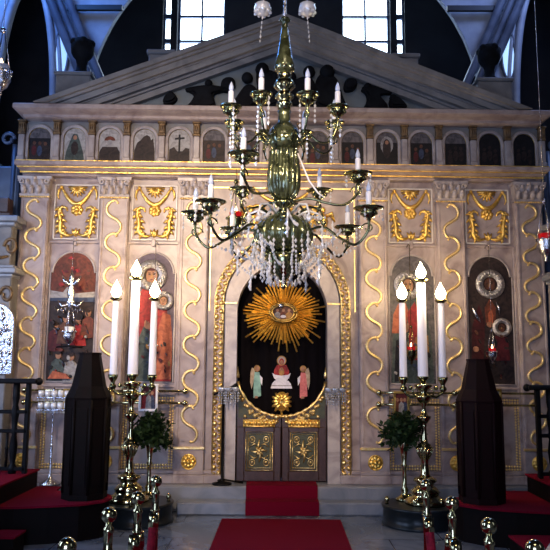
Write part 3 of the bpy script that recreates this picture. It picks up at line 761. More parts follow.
for i in range(15):
    x = (i-7)*PITCH; zb, zs, h = 3.62, 3.868, .120
    t = thing('gallery_icon', (x, -.004, zb), GL2[i], 'icon', 'small arched icons of the gallery')
    o = [(x-h, zb), (x-h, zs)] + [(2*x-u, v) for u, v in arc(x, zs, h, h, 0, pi, 14)] + [(x+h, zs), (x+h, zb)]
    f = MB(); f.tube([(u, -.006, v) for u, v in o] + [(o[0][0], -.006, o[0][1])], .006, 5); f.build('frame', M['goldold'], t)
    p = Paint(-.004)
    pale = i in (1, 2, 3, 4)
    p.poly(o, 'sky' if pale else ('dark' if i in (5, 6, 7) else 'black'))
    fig = 'dark'
    if not pale and i < 13: p.poly([(x-h*.96, zs)] + [(2*x-u, v) for u, v in arc(x, zs, h*.96, h*.96, 0, pi, 14)] + [(x+h*.96, zs)], 'haze')
    if i == 4:
        p.poly(bumpy(x, zb, [(-.095, 3.76), (-.05, 3.79), (-.02, 3.74), (.03, 3.74), (.06, 3.78), (.095, 3.77)], .1), 'dark')
        p.poly([(x-.010, 3.72), (x-.010, 3.93), (x+.010, 3.93), (x+.010, 3.72)], 'black'); p.poly([(x-.05, 3.87), (x-.05, 3.89), (x+.055, 3.90), (x+.055, 3.88)], 'black')
        p.poly(ell(x, 3.885, .022, .016, 10), 'black')
    elif i == 3:
        p.poly(bumpy(x, zb, [(-.098, 3.74), (-.07, 3.83), (-.04, 3.86), (-.01, 3.9), (.02, 3.92), (.05, 3.9), (.06, 3.86), (.08, 3.88), (.095, 3.76)], .1), 'dark')
    elif i == 1:
        p.poly(bumpy(x, zb, [(-.08, 3.72), (-.05, 3.83), (-.02, 3.92), (.02, 3.92), (.05, 3.83), (.08, 3.72)], .095), 'greygreen'); p.poly(ell(x, 3.88, .022, .026, 10), 'skin'); p.poly(ell(x, 3.76, .04, .08, 10), 'dark')
    elif i == 2:
        p.poly(bumpy(x, zb, [(-.098, 3.72), (-.07, 3.78), (.07, 3.78), (.098, 3.72)], .1), 'dark'); p.poly(ell(x, 3.85, .06, .05, 12, 0, pi), 'rust'); p.poly(ell(x, 3.83, .03, .03, 10), 'pale')
    elif i == 10:
        p.poly(ell(x, 3.84, .07, .10, 14), 'pale'); p.poly(ell(x, 3.80, .045, .11, 14), 'dark'); p.poly(ell(x, 3.87, .02, .024, 10), 'skin')
    else:
        rr = random.Random(i*5+2)
        hs = [(-.09+.18*k/6, 3.73+.10*sin(pi*(k+.5)/7)+rr.uniform(-.02, .03)) for k in range(7)]
        p.poly(bumpy(x, zb, hs, .1), 'dark' if i < 9 else 'black')
        for k in range(3):
            u, v = hs[1+2*k]; p.poly(ell(x+u, v-.005, .018, .022, 10), 'brown' if i < 12 else 'dark'); p.poly(ell(x+u, v-.09, .028, .06, 10), ['maroon', 'blue', 'dark'][k] if i < 12 else 'dark')
    p.mb.build('panel', p.mats, t)

# ------------------------------------------------------------------ gate opening: curtain, glory, gate
cu = thing('sanctuary_curtain', (0, .16, SOL), 'black velvet curtain embroidered with a haloed figure and two winged figures', 'curtain')
mb = MB(); nx = 48
vs = []; 
for j, z in enumerate((SOL+.02, 1.2, 2.0, 2.6)):
    for k in range(nx+1):
        x = -.56+1.12*k/nx; vs.append((x, .18+.012*sin(x*48)+.005*sin(x*17+j), z))
mb.add(vs, [(j*(nx+1)+k, j*(nx+1)+k+1, (j+1)*(nx+1)+k+1, (j+1)*(nx+1)+k) for j in range(3) for k in range(nx)], 0, True)
mb.build('cloth', M['curtain'], cu)
CY = .15
p = Paint(CY)
p.poly([(-.085,1.30),(-.08,1.38),(-.05,1.44),(.05,1.44),(.08,1.38),(.085,1.30)], 'red'); p.poly(ell(0, 1.485, .05, .052, 18), 'ochre'); p.poly(ell(0, 1.485, .040, .042, 16), 'pale'); p.poly(ell(0, 1.475, .026, .034, 14), 'red'); p.poly(ell(0, 1.468, .017, .024, 12), 'skin')
p.poly(ell(0, 1.365, .03, .045, 12), 'ochre'); p.poly(ell(0, 1.395, .016, .02, 10), 'skin')
p.poly([(-.10,1.355),(-.07,1.335),(0,1.325),(.07,1.335),(.10,1.355),(.08,1.30),(.05,1.27),(-.05,1.27),(-.08,1.30)], 'white')
p.poly([(-.05,1.28),(.05,1.28),(.075,1.27),(.10,1.24),(.115,1.19),(-.115,1.19),(-.10,1.24),(-.075,1.27)], 'white')
p.poly([(-.105,1.225),(.105,1.225),(.107,1.215),(-.107,1.215)], 'pale')
p.mb.build('embroidered_figure', p.mats, cu)
for s, rob in ((-1, 'tealg'), (1, 'pink')):
    x = -.262 if s < 0 else .232
    p = Paint(CY)
    p.poly([(x+s*.02, 1.39), (x+s*.055, 1.41), (x+s*.07, 1.36), (x+s*.072, 1.25), (x+s*.055, 1.18), (x+s*.03, 1.28)], 'wing')
    p.poly([(x-s*.03, 1.33), (x-s*.06, 1.30), (x-s*.055, 1.22), (x-s*.03, 1.27)], 'white')
    p.poly([(x-.025, 1.36), (x+.025, 1.36), (x+.04, 1.25), (x+.045, 1.11), (x-.035, 1.09), (x-.035, 1.25)], rob)
    p.poly(ell(x, 1.40, .034, .036, 14), 'ochre'); p.poly(ell(x-s*.004, 1.397, .02, .025, 12), 'skin')
    p.poly([(x-.02, 1.11), (x+.01, 1.11), (x+.012, 1.085), (x-.022, 1.085)], 'skin')
    p.mb.build('embroidered_angel', p.mats, cu)

su = thing('sunburst', (.01, .05, 1.98), 'gilded sunburst of long uneven rays round an oval painted medallion', 'sunburst')
ra = MB(); rnd2 = random.Random(11)
for lay, (n, f0) in enumerate(((60, 1.), (52, .82), (40, .62))):
    for k in range(n):
        a = 2*pi*(k+.5*lay)/n
        L = f0*rnd2.uniform(.76, 1.06)
        if lay == 0 and k % 2: L *= .9
        cx, cz = .01, 1.98
        r0x, r0z, r1x, r1z = .11, .085, .465*L, .405*L
        d = Vector((cos(a)*r1x-cos(a)*r0x, 0, sin(a)*r1z-sin(a)*r0z)).normalized(); nn = Vector((-d.z, 0, d.x))
        p0 = Vector((cx+cos(a)*r0x, 0, cz+sin(a)*r0z)); p1 = Vector((cx+cos(a)*r1x, 0, cz+sin(a)*r1z))
        w0, w1 = .005, .0092; y = .06-.014*lay
        tilt = -.05
        vs = []
        for P_, w, yy in ((p0, w0, y-.05), (p1, w1, y)):
            vs += [P_+nn*w+Vector((0, yy, 0)), P_+Vector((0, yy-.012, 0)), P_-nn*w+Vector((0, yy, 0)), P_+Vector((0, yy+.010, 0))]
        ra.add(vs, [(0,1,5,4), (1,2,6,5), (2,3,7,6), (3,0,4,7), (3,2,1,0), (4,5,6,7)], 0)
ra.build('rays', M['gold'], su)
me = MB()
for rr, w in ((1.0, .014), (1.22, .010)):
    me.tube([(.01+.118*rr*cos(2*pi*k/40), -.035, 1.985+.082*rr*sin(2*pi*k/40)) for k in range(41)], w, 7)
me.build('oval_frame', M['goldold'], su)
p = Paint(-.03); p.poly(ell(.01, 1.985, .115, .08, 30), 'brown')
for x, k in ((-.06, 'pale'), (.0, 'rust'), (.06, 'ochre')):
    p.poly([(x-.02, 1.925), (x-.026, 1.97), (x+.01, 2.0), (x+.046, 1.97), (x+.04, 1.925)], k); p.poly(ell(x+.01, 2.01, .015, .018, 10), 'skin')
p.poly(ell(.01, 1.945, .03, .015, 12), 'white')
p.mb.build('medallion', p.mats, su)
bl = MB(); bl.ball((-.01, -.06, 2.05), .028, 10); bl.tube([(-.05, -.05, 2.06), (-.02, -.07, 2.065), (.0, -.075, 2.055)], [.006, .016, .01], 7); bl.build('silver_dove', M['silver'], su)

gt = thing('sanctuary_gate', (0, .04, SOL), 'carved walnut double gate with gilded panels and scooped top', 'gate')
for s in (-1, 1):
    n = 18; za, zb_ = .905, 1.34
    top = [(s*.46*i/n, za+(zb_-za)*(1-sqrt(max(0, 1-(i/n*.985)**2)))) for i in range(n+1)]
    low = MB(); X0, X1 = .006, .465
    poly = [(s*X0, SOL+.012)] + [(s*X0, za)] + top[1:] + [(s*X1, zb_)] + [(s*X1, SOL+.012)]
    low.prism(poly[::s], .03, .075)
    for x0, x1 in ((.006, .075), (.385, .465)): a, b_ = sorted((s*x0, s*x1)); low.box(a, b_, .018, .04, SOL+.012, .80, b=.006)
    for z0, z1 in ((SOL+.012, .355), (.745, .80)): a, b_ = sorted((s*.075, s*.385)); low.box(a, b_, .018, .04, z0, z1, b=.006)
    leaf = low.build('gate_leaf', M['gatewood'], gt)
    ol = MB(); a, b_ = sorted((s*.10, s*.36)); ol.box(a, b_, .022, .04, .375, .735); 
    ol.prism(([(s*.03, .89)] + [(x, z-.035) for x, z in top[2:]] + [(s*.45, .89)])[::s], .022, .04)
    ol.build('inset_panel', M['olive'], leaf)
    gp = MB(); cx = s*.23; cz = .555
    for q in (.115, .138):
        gp.tube([(cx-q, .018, cz-q-.055), (cx-q, .018, cz+q+.055), (cx+q, .018, cz+q+.055), (cx+q, .018, cz-q-.055), (cx-q, .018, cz-q-.055)], .006, 5)
    for k in range(8):
        a = 2*pi*k/8; L = .085 if k % 2 == 0 else .05
        gp.tube([(cx, .016, cz), (cx+L*.5*cos(a+.25), .004, cz+L*.6*sin(a+.25)), (cx+L*cos(a), .016, cz+L*1.35*sin(a))], [.010, .014, .004], 6)
    gp.blob(cx, cz, .03, .03, .018, .03)
    for qx in (-1, 1):
        for qz in (-1, 1):
            x, z = cx+qx*.072, cz+qz*.115
            gp.tube([(x+.028*cos(2*pi*k/14), .018, z+.032*sin(2*pi*k/14)) for k in range(15)], .005, 5); gp.blob(x, z, .016, .018, .02, .014, n=9)
            gp.tube([(cx+qx*.02, .016, cz+qz*.06), (cx+qx*.05, .008, cz+qz*.075), (cx+qx*.10, .016, cz+qz*.04)], [.005, .009, .003], 5)
    gp.build('gilt_carving', M['gilt2'], leaf)
    fz = MB(); a, b_ = sorted((s*.07, s*.40)); fz.box(a, b_, .012, .03, .80, .875, b=.004)
    for k in range(9): x = s*(.09+.036*k); fz.blob(x, .838, .02, .03, .012, .022, n=8)
    for z in (.803, .873): fz.tube([(a, .008, z), (b_, .008, z)], .006, 5)
    fz.build('gilt_frieze', M['gold'], leaf)
    sc = MB()
    pts = [(x, .03, z+.0) for x, z in top]
    sc.tube(pts, [.016+.006*sin(i*2.1) for i in range(len(pts))], 8)
    for i in range(2, n): 
        x, z = top[i]; sc.blob(x, z-.055-(.02 if i % 2 else 0), .022, .022, .022, .02, n=8)
    for k in range(7): 
        x = s*(.08+.05*k); z = .905+.03*(k % 2); sc.blob(x, z, .02, .02, .022, .02, n=8) if z < za+(zb_-za)*(1-sqrt(1-(abs(x)/.47)**2))-.02 else None
    sc.lathe(s*.462, .045, [(.016, 1.30), (.02, 1.33), (.012, 1.36), (.002, 1.42)], 8)
    sc.ball((s*.05, .02, .90), .03, 9)
    sc.build('gilt_scroll', M['gilt2'], leaf)
em = MB()
em.blob(0, 1.06, .085, .10, .03, .045); em.ball((0, -.01, 1.085), .028, 10)
for s in (-1, 1):
    for k, (a, L) in enumerate(((.9, .11), (.45, .115), (0, .105), (-.45, .115), (-.9, .12))):
        em.tube([(0, .01, 1.06), (s*L*.55*cos(a), -.008, 1.06+L*.6*sin(a)), (s*L*cos(a)*.95, .008, 1.06+L*sin(a))], [.012, .026, .008], 7)
em.tube([(0, .03, 1.03), (0, .04, .90)], .012, 6)
em.build('winged_emblem', M['gold'], gt)

# brass rails with ball ends and small hung icons
RL = ['brass double rail with ball ends under the leftmost large icon', 'brass double rail with ball ends behind the left candelabrum', 'brass double rail with ball ends behind the right candelabrum', 'dim brass double rail under the rightmost large icon']
PAIR = ((-2.645, -1.80), (-1.80, -.96), (.96, 1.80), (1.80, 2.645))
for i, (a, b_) in enumerate(PAIR):
    t = thing('curtain_rail', ((a+b_)/2, -.14, 1.03), RL[i], 'rail', 'brass rails below the large icons')
    a += .02; b_ -= .02
    for z in (1.165, 1.045):
        rd = MB(); rd.tube([(a, -.15, z), (b_, -.15, z)], .012, 8); rd.build('rod', M['brass'], t)
        for x in (a+.01, b_-.01):
            k = MB(); k.ball((x, -.15, z), .032, 12); k.tube([(x, -.08, z), (x, -.15, z)], .012, 8); k.build('ball_end', M['brass'], t)
for x, z, w, h_, lab, key in ((-1.355, 1.10, .085, .125, 'small framed icon of red clad figures hung on the rail behind the left candelabrum', 'red'),
                       (1.215, 1.05, .07, .12, 'small dark framed icon hung on the rail behind the right candelabrum', 'rust'),
                       (-2.12, 1.06, .08, .11, 'small framed icon hung on the rail beside the left pulpit', 'brown'),
                       (2.14, 1.09, .09, .11, 'small framed icon with pale top hung on the rail beside the right pulpit', 'pale')):
    t = thing('small_icon', (x, -.17, z-h_), lab, 'icon', 'small icons hung on the rails')
    f = MB()
    for s in (-1, 1): f.box(x+s*w-.012, x+s*w+.012, -.195, -.168, z-h_, z+h_, b=.004); f.box(x-w-.012, x+w+.012, -.195, -.168, z+s*h_-.012, z+s*h_+.012, b=.004)
    f.build('frame', M['goldold'] if key != 'red' else M['white'], t)
    p = Paint(-.17); p.poly([(x-w, z-h_), (x-w, z+h_), (x+w, z+h_), (x+w, z-h_)], 'maroon' if key != 'pale' else 'pale')
    for dx, k2 in ((-.04, key), (.035, 'blue'), (0, 'pale')):
        p.poly([(x+dx-.03, z-h_*.9), (x+dx-.025, z+.0), (x+dx, z+.03), (x+dx+.025, z+.0), (x+dx+.03, z-h_*.9)], k2); p.poly(ell(x+dx, z+.045, .016, .02, 10), 'skin')
    p.mb.build('panel', p.mats, t)
    b2 = MB()
    for s in (-1, 1): b2.tube([(x+s*w*.5, -.172, z+h_-.01), (x+s*w*.5, -.158, 1.165), (x+s*w*.5, -.158, 1.179)], .004, 5)
    b2.build('hook', M['brass'], t)

# crystal sconces on the jambs and silver votive cups
def sconce(x, z, lab):
    t = thing('crystal_sconce', (x, -.05, z), lab, 'wall lamp', 'crystal sconces on the gate jambs')
    a = MB(); a.ball((x, -.06, z), .03, 10); a.tube([(x, -.06, z), (x, -.12, z-.02), (x, -.17, z+.01), (x, -.18, z+.05)], .009, 7)
    for s in (-1, 1): a.tube([(x, -.08, z), (x+s*.06, -.13, z-.03), (x+s*.07, -.15, z), (x+s*.07, -.15, z+.04)], .007, 6)
    a.build('bracket', M['brass'], t)
    c = MB()
    for dx, y in ((0, -.18), (-.07, -.15), (.07, -.15)):
        c.lathe(x+dx, y, [(.012, z+.04), (.035, z+.055), (.042, z+.085), (.036, z+.09), (.03, z+.06), (.001, z+.055)], 12)
    c.build('glass_cup', M['crystal_clear'], t)
    d = MB(); rr = random.Random(int(x*100))
    for dx, y in ((0, -.18), (-.07, -.15), (.07, -.15)):
        for k in range(8):
            a_ = 2*pi*k/8
            L_ = rr.randrange(2, 6); [d.gem((x+dx+.032*cos(a_), y+.03*sin(a_), z+.03-.026*j), .007, .013) for j in range(L_)]
    d.build('crystal_drops', M['crystal_clear'], t)
sconce(-.545, 1.12, 'crystal sconce with hanging drops on the jamb left of the gate')
sconce(.545, 1.12, 'crystal sconce with hanging drops on the jamb right of the gate')

t = thing('votive_stand', (-2.28, -.15, SOL), 'silver votive stand with two tiers of crystal cups left of the left pulpit', 'votive stand')
a = MB(); a.lathe(-2.30, -.20, [(.10, SOL), (.10, SOL+.02), (.03, SOL+.06), (.010, SOL+.12), (.014, .60), (.009, .64), (.009, 1.12), (.02, 1.16), (.005, 1.2)], 14)
for z in (.98, 1.10): a.box(-2.46, -2.14, -.235, -.165, z-.012, z)
a.build('stand', M['silver'], t)
for z in (.98, 1.10):
    for k in range(5):
        x = -2.43+.065*k
        c = MB(); c.lathe(x, -.20, [(.015, z), (.03, z+.02), (.028, z+.065), (.024, z+.065), (.02, z+.02), (.001, z+.015)], 10)
        for q in range(6): c.gem((x+.03*cos(q*1.05), -.2+.03*sin(q*1.05), z-.03), .007, .014)
        c.build('votive_cup', M['crystal'], t)

# hanging vigil lamps
def vigil(x, y, z, top, lab, glass, metal, lit=True, s=1., hook=None):
    t = thing('vigil_lamp', (x, y, z-.07*s), lab, 'vigil lamp', 'hanging vigil lamps')
    c = MB()
    for k in range(3):
        a = 2*pi*k/3+.5
        c.tube([(x+.04*s*cos(a), y+.04*s*sin(a), z+.03*s), (x+.012*cos(a), y+.012*sin(a), z+.22*s)], .0028*s, 5)
    c.ball((x, y, z+.225*s), .014*s, 8); c.tube([(x, y, z+.22*s), (x, y, top)], .0035, 5)
    if hook is not None: c.tube([(x, y, top), (x, (y+hook)/2, top+.02), (x, hook, top)], .006, 6)
    c.build('chain', metal, t)
    b_ = MB(); b_.lathe(x, y, [(.002, z-.085*s), (.012*s, z-.075*s), (.008*s, z-.06*s), (.03*s, z-.04*s), (.045*s, z-.005*s), (.042*s, z+.02*s), (.048*s, z+.03*s), (.04*s, z+.03*s), (.034*s, z)], 14)
    for k in range(8): b_.ball((x+.046*s*cos(k*.785), y+.046*s*sin(k*.785), z+.028*s), .008*s, 6)
    b_.build('lamp_bowl', metal, t)
    g = MB(); g.lathe(x, y, [(.028*s, z+.012*s), (.034*s, z+.06*s), (.030*s, z+.06*s), (.024*s, z+.015*s), (.001, z+.015*s)], 12); g.build('glass_cup', glass, t)
    if lit:
        f = MB(); f.lathe(x, y, [(.002, z+.045*s), (.010*s, z+.058*s), (.008*s, z+.075*s), (.001, z+.095*s)], 8); f.build('flame', M['smallflame'], t)
    return t
vigil(1.33, -.16, 1.56, 2.70, 'lit red glass vigil lamp hanging before the orange sleeved figure icon', M['redglass'], M['brassd'], s=1.25, hook=-.03)
vigil(2.17, -.16, 1.56, 2.70, 'lit vigil lamp hanging before the dark bearded saint icon', M['redglass'], M['silver'], s=1.1, hook=-.03)
vigil(-1.33, -.16, 1.60, 2.70, 'lit vigil lamp hanging before the red robed woman icon', M['redglass'], M['silver'], s=1., hook=-.03)
t = vigil(-2.19, -.16, 1.72, 2.70, 'tall ornate silver vigil lamp hanging before the crowded red sky icon', M['crystal'], M['silver'], lit=False, s=1.5, hook=-.03)
o = MB()      # silver crown and wings on its chain
o.lathe(-2.19, -.16, [(.015, 1.92), (.02, 2.02), (.05, 2.06), (.03, 2.10), (.045, 2.16), (.02, 2.24), (.035, 2.30), (.004, 2.40)], 12)
for s in (-1, 1):
    o.tube([(-2.19, -.16, 2.22), (-2.19+s*.06, -.18, 2.28), (-2.19+s*.10, -.17, 2.34)], [.012, .022, .004], 7)
    o.tube([(-2.19, -.16, 2.05), (-2.19+s*.08, -.18, 2.02), (-2.19+s*.13, -.17, 2.08)], [.012, .018, .006], 7)
    for k in range(4): o.gem((-2.19+s*(.05+.025*k), -.17, 1.99-.02*(k % 2)), .010, .022)
o.build('crown', M['silver'], t)
o = MB(); o.tube([(-2.31, -.18, 1.60), (-2.19, -.18, 1.615), (-2.04, -.18, 1.60)], .010, 6); o.tube([(-2.19, -.16, 1.615), (-2.19, -.16, 1.66)], .008, 6); o.build('cross_bar', M['black'], t)
vigil(-.50, -.21, 2.90, 3.50, 'glowing red glass vigil lamp hanging left of the chandelier near the arch', M['redglass'], M['brassd'], s=2.0)
vigil(2.615, -.55, 2.64, 8.6, 'silver vigil lamp hung on a long chain at the right edge', M['redglass'], M['silver'], lit=False, s=2.0)
t = vigil(-2.80, -.8, 4.20, 8.6, 'lit hanging lamp high up at the left edge', M['crystal'], M['silver'], lit=True, s=2.2)
# ------------------------------------------------------------------ candelabra on their marble drums
def cand_set(cx, cy, side, other):
    dx = -1.33 if cx < 0 else 1.26
    t = thing('marble_drum', (dx, cy, 0), 'dark round marble drum under the %s candelabrum' % side, 'plinth')
    d = MB(); d.lathe(dx, cy, [(.335, 0), (.335, .02), (.32, .03), (.32, .145), (.335, .155), (.335, .175), (.325, .18)], 40); d.build('drum', M['drum'], t)
    for a in (pi*1.02, pi*1.5, -.02): 
        k = MB(); k.lathe(dx+.29*cos(a), cy+.29*sin(a), [(.02, .18), (.012, .195), (.022, .21), (.025, .225), (.015, .245), (.002, .25)], 10)
        k.build('brass_knob', M['brass'], t)
    t = thing('candelabrum', (cx, cy, .18), 'tall turned brass three light candelabrum on the %s marble drum' % side, 'candelabrum', None)
    b = MB(); b.lathe(cx, cy, [(.19, .18), (.195, .20), (.18, .225), (.13, .25), (.125, .275), (.135, .29), (.10, .33), (.075, .345), (.085, .37), (.11, .385), (.10, .41), (.06, .425)], 28); b.build('base', M['brass'], t)
    for k in range(4): a = pi/4+pi/2*k; f = MB(); f.ball((cx+.165*cos(a), cy+.165*sin(a), .215), .035, 9); f.build('foot', M['brass'], t)
    s = MB(); s.lathe(cx, cy, [(.055, .425), (.042, .45), (.038, .50), (.032, .54), (.040, .58), (.062, .63), (.078, .675), (.08, .69), (.06, .70), (.062, .715), (.035, .73), (.03, .76), (.024, .80), (.021, .87), (.026, .89), (.022, .90), (.034, .91), (.066, .955), (.068, .97), (.04, .98), (.03, 1.0), (.022, 1.02), (.020, 1.06), (.034, 1.075), (.03, 1.09), (.045, 1.10), (.078, 1.145), (.08, 1.16), (.05, 1.17), (.03, 1.19), (.05, 1.22), (.085, 1.25), (.08, 1.265), (.03, 1.275), (.03, 1.30)], 24)
    for k in range(14): a = 2*pi*k/14; s.tube([(cx+.042*cos(a), cy+.042*sin(a), .585), (cx+.064*cos(a), cy+.064*sin(a), .635), (cx+.08*cos(a), cy+.08*sin(a), .685)], [.004, .008, .006], 5)
    s.build('stem', M['brass'], t)
    for q in (-1, 0, 1):
        x = cx + (q*.185); top = 1.335
        if q:
            a = MB(); a.tube([(cx, cy, 1.20), (cx+q*.06, cy, 1.16), (cx+q*.12, cy, 1.15), (cx+q*.17, cy, 1.18), (x, cy, 1.24)], [.018, .014, .013, .013, .016], 9)
            a.tube([(cx+q*.09, cy, 1.15), (cx+q*.10, cy, 1.21), (cx+q*.06, cy, 1.235), (cx+q*.05, cy, 1.20)], [.009, .008, .006, .004], 6); a.ball((cx+q*.12, cy, 1.235), .022, 8); a.build('arm', M['brassd'], t)
            c = MB(); c.lathe(x, cy, [(.012, 1.19), (.035, 1.215), (.032, 1.235), (.018, 1.25), (.022, 1.27), (.042, 1.30), (.05, top), (.044, top), (.03, top-.02), (.001, top-.02)], 16)
        else:
            c = MB(); c.lathe(x, cy, [(.03, 1.30), (.052, 1.32), (.062, top+.005), (.055, top+.005), (.04, top-.015), (.001, top-.015)], 18)
        c.build('candle_cup', M['brassd'], t)
    for q in (-1, 0, 1):
        x = cx+q*.185; H = 2.325 if q == 0 else 2.125; r = .050 if q == 0 else .037; z0 = 1.32
        place = {-1: 'left', 0: 'middle', 1: 'right'}[q]
        lab = ('tallest thick white lit candle in the middle of the %s candelabrum' % side) if q == 0 else ('white lit candle on the %s arm of the %s candelabrum' % (place, side))
        k = thing('candle', (x, cy, z0), lab, 'candle', 'lit candles on the candelabra')
        w = MB(); w.lathe(x, cy, [(r, z0), (r*.99, z0+.02), (r*.80, H-.10), (r*.76, H-.09)], 16); w.build('wax', M['candle'], k)
        g = MB(); g.lathe(x, cy, [(r*.75, H-.095), (r*.85, H-.088), (r*1.55, H-.07), (r*1.6, H-.062), (r*.6, H-.06), (r*.35, H-.055)], 14); g.build('drip_ring', M['brassd'], k)
        f = MB(); fr = .050; f.lathe(x, cy, [(.008, H-.06), (fr*.75, H-.035), (fr, H-.005), (fr*.95, H+.015), (fr*.6, H+.05), (fr*.22, H+.085), (.001, H+.11)], 14); f.build('flame', M['flame'], k)
        L = bpy.data.lights.new('candle_light', 'POINT'); L.energy = CANDLE_W; L.color = (1, .72, .42); L.shadow_soft_size = .04
        lo = bpy.data.objects.new('candle_light', L); COL.objects.link(lo); lo.location = (x, cy-.06, H+.0); 
CANDLE_W = 14.
cand_set(-1.415, -.62, 'left', 'right'); cand_set(1.33, -.62, 'right', 'left')

def plant(x, y, z0, zf, rad, lab, seed):
    t = thing('potted_plant', (x, y, z0), lab, 'plant', None)
    v = MB(); v.lathe(x, y, [(.085, z0), (.09, z0+.02), (.05, z0+.04), (.028, z0+.07), (.04, z0+.10), (.022, z0+.13), (.02, z0+.30), (.03, z0+.32), (.02, z0+.34), (.035, zf-.17), (.06, zf-.10), (.055, zf-.08), (.001, zf-.09)], 16); v.build('tall_vase', M['brass'], t)
    rr = random.Random(seed); f = MB()
    for k in range(95):
        a = rr.uniform(0, 2*pi); e = rr.uniform(-.5, 1.45); L = rad*rr.uniform(.65, 1.15)
        d = Vector((cos(a)*cos(e), sin(a)*cos(e), sin(e)*1.05))
        p0 = Vector((x, y, zf-.10)); p2 = p0 + d*L + Vector((0, 0, .04)); p1 = p0+d*L*.5+Vector((0, 0, .07))
        P = [p0*(1-u)**2+p1*2*u*(1-u)+p2*u*u for u in (0, .25, .5, .75, 1)]
        f.tube(P, .003, 4)
        for u in (.35, .5, .62, .74, .86, .96, 1.):
            q = p0*(1-u)**2+p1*2*u*(1-u)+p2*u*u
            for s in (0, 1):
                ax = Vector((rr.uniform(-1,1), rr.uniform(-1,1), rr.uniform(-.8,.9))).normalized(); ln = rr.uniform(.04, .075)
                b = ax.cross(Vector((rr.uniform(-1,1), rr.uniform(-1,1), 1))).normalized()*ln*.33
                n_ = ax.cross(b).normalized()*.005
                f.add([q, q+ax*ln*.5+b+n_, q+ax*ln, q+ax*ln*.5-b+n_], [(0,1,2), (0,2,3)], 0)
    f.build('foliage', M['leaf'], t)
plant(-1.26, -.46, .18, .81, .195, 'dark green bushy plant in a tall brass vase right of the left candelabrum', 5)
plant(1.165, -.47, .18, .81, .205, 'dark green bushy plant in a tall brass vase left of the right candelabrum', 9)

# pulpits (eight sided singers' desks)
def pulpit(cx, cy, hw, ztop, lab, m):
    t = thing('pulpit', (cx, cy, .30), lab, 'lectern', None)
    R = hw/cos(pi/8)
    oct_ = lambda r: [(cx+r*cos(pi/8+pi/4*k), cy+r*sin(pi/8+pi/4*k)) for k in range(8)]
    def frust(mb, r0, z0, r1, z1):
        A, B = oct_(r0), oct_(r1)
        vs = [(x, y, z0) for x, y in A]+[(x, y, z1) for x, y in B]
        mb.add(vs, [list(range(7, -1, -1)), list(range(8, 16))]+[(k, (k+1) % 8, 8+(k+1) % 8, 8+k) for k in range(8)], 0)
    b = MB(); frust(b, R*1.04, .30, R*1.04, .35); frust(b, R*.97, .35, R*.99, 1.13)
    for k in range(8):      # raised stiles on the edges
        a = pi/8+pi/4*k; b.tube([(cx+R*.985*cos(a), cy+R*.985*sin(a), .35), (cx+R*.995*cos(a), cy+R*.995*sin(a), 1.13)], .014, 6)
    b.build('body', m, t)
    c = MB(); frust(c, R*1.03, 1.13, R*1.05, 1.145); frust(c, R*1.05, 1.145, R*1.0, 1.165); c.build('cornice', m, t)
    d = MB(); frust(d, R*1.0, 1.165, R*.80, 1.24); frust(d, R*.80, 1.24, R*.50, ztop-.02); frust(d, R*.52, ztop-.02, R*.52, ztop); d.build('book_slope', m, t)
    e = MB()
    for k in range(8):
        a = pi/4*k; q = R*.90*cos(pi/8)
        e.box(0, 0, 0, 0, 0, 0) if False else None
        u = Vector((-sin(a), cos(a), 0)); n_ = Vector((cos(a), sin(a), 0)); o = Vector((cx, cy, 0))+n_*(R*.98*cos(pi/8))
        w = R*.24
        vs = [o+u*s*w+n_*d_+Vector((0,0,z)) for z in (.42, 1.06) for s in (-1, 1) for d_ in (-.002, .010)]
        e.add(vs, [(0,2,3,1), (1,3,7,5), (0,1,5,4), (2,6,7,3), (4,5,7,6)], 0)
    e.build('raised_panel', m, t)
pulpit(-1.683, -1.12, .171, 1.53, 'dark eight sided wooden lectern with sloped top on the left platform', M['wood'])
pulpit(1.705, -1.12, .172, 1.50, 'mahogany eight sided lectern with sloped top on the right platform', M['woodr'])

# microphone stand
t = thing('microphone_stand', (-.60, -.10, SOL), 'thin black microphone stand with angled boom beside the gate', 'microphone stand')
b = MB(); b.lathe(-.60, -.11, [(.10, SOL), (.10, SOL+.015), (.03, SOL+.03), (.015, SOL+.06), (.014, 1.10), (.016, 1.10), (.016, 1.15), (.004, 1.16)], 16); b.build('pole', M['black'], t)
for a in (.3, 2.2, 4.4):
    l = MB(); l.tube([(-.60, -.11, SOL+.05), (-.60+.22*cos(a), -.11+.09*sin(a), SOL+.012)], .009, 6); l.build('leg', M['black'], t)
l = MB(); l.tube([(-.70, -.11, 1.13), (-.52, -.11, 1.21)], .012, 7); l.build('boom', M['black'], t)
l = MB(); l.tube([(-.53, -.11, 1.205), (-.50, -.11, 1.218), (-.485, -.11, 1.225), (-.46, -.11, 1.236)], [.010, .014, .02, .018], 9); l.build('microphone', M['black'], t)

# rope barriers
def post(x, y, lab, zt=.87):
    t = thing('rope_post', (x, y, 0), lab, 'barrier post', 'brass rope posts along the aisle')
    b = MB(); b.lathe(x, y, [(.14, 0), (.14, .012), (.10, .03), (.03, .045), (.018, .06)], 24); b.build('base', M['brass'], t)
    b = MB(); b.lathe(x, y, [(.017, .05), (.017, .72), (.019, .725), (.019, .745), (.017, .75), (.017, .805), (.021, .812), (.019, .822), (.011, .832), (.011, .85)], 16); b.build('pole', M['brass'], t)
    b = MB(); b.ball((x, y, zt), .029, 18); b.build('ball_finial', M['brass'], t)
    b = MB(); b.tube([(x+.019*cos(2*pi*k/12), y+.019*sin(2*pi*k/12), .735) for k in range(13)], .0045, 6); b.build('rope_ring', M['brass'], t)
    return t
LP = [(-0.652, -4.946), (-0.638, -4.495), (-0.6, -4.164), (-0.603, -3.738)]
RP = [(0.686, -3.776), (0.703, -4.203), (0.732, -4.608), (0.782, -4.91)]
nmL = ['nearest', 'second nearest', 'third', 'farthest']
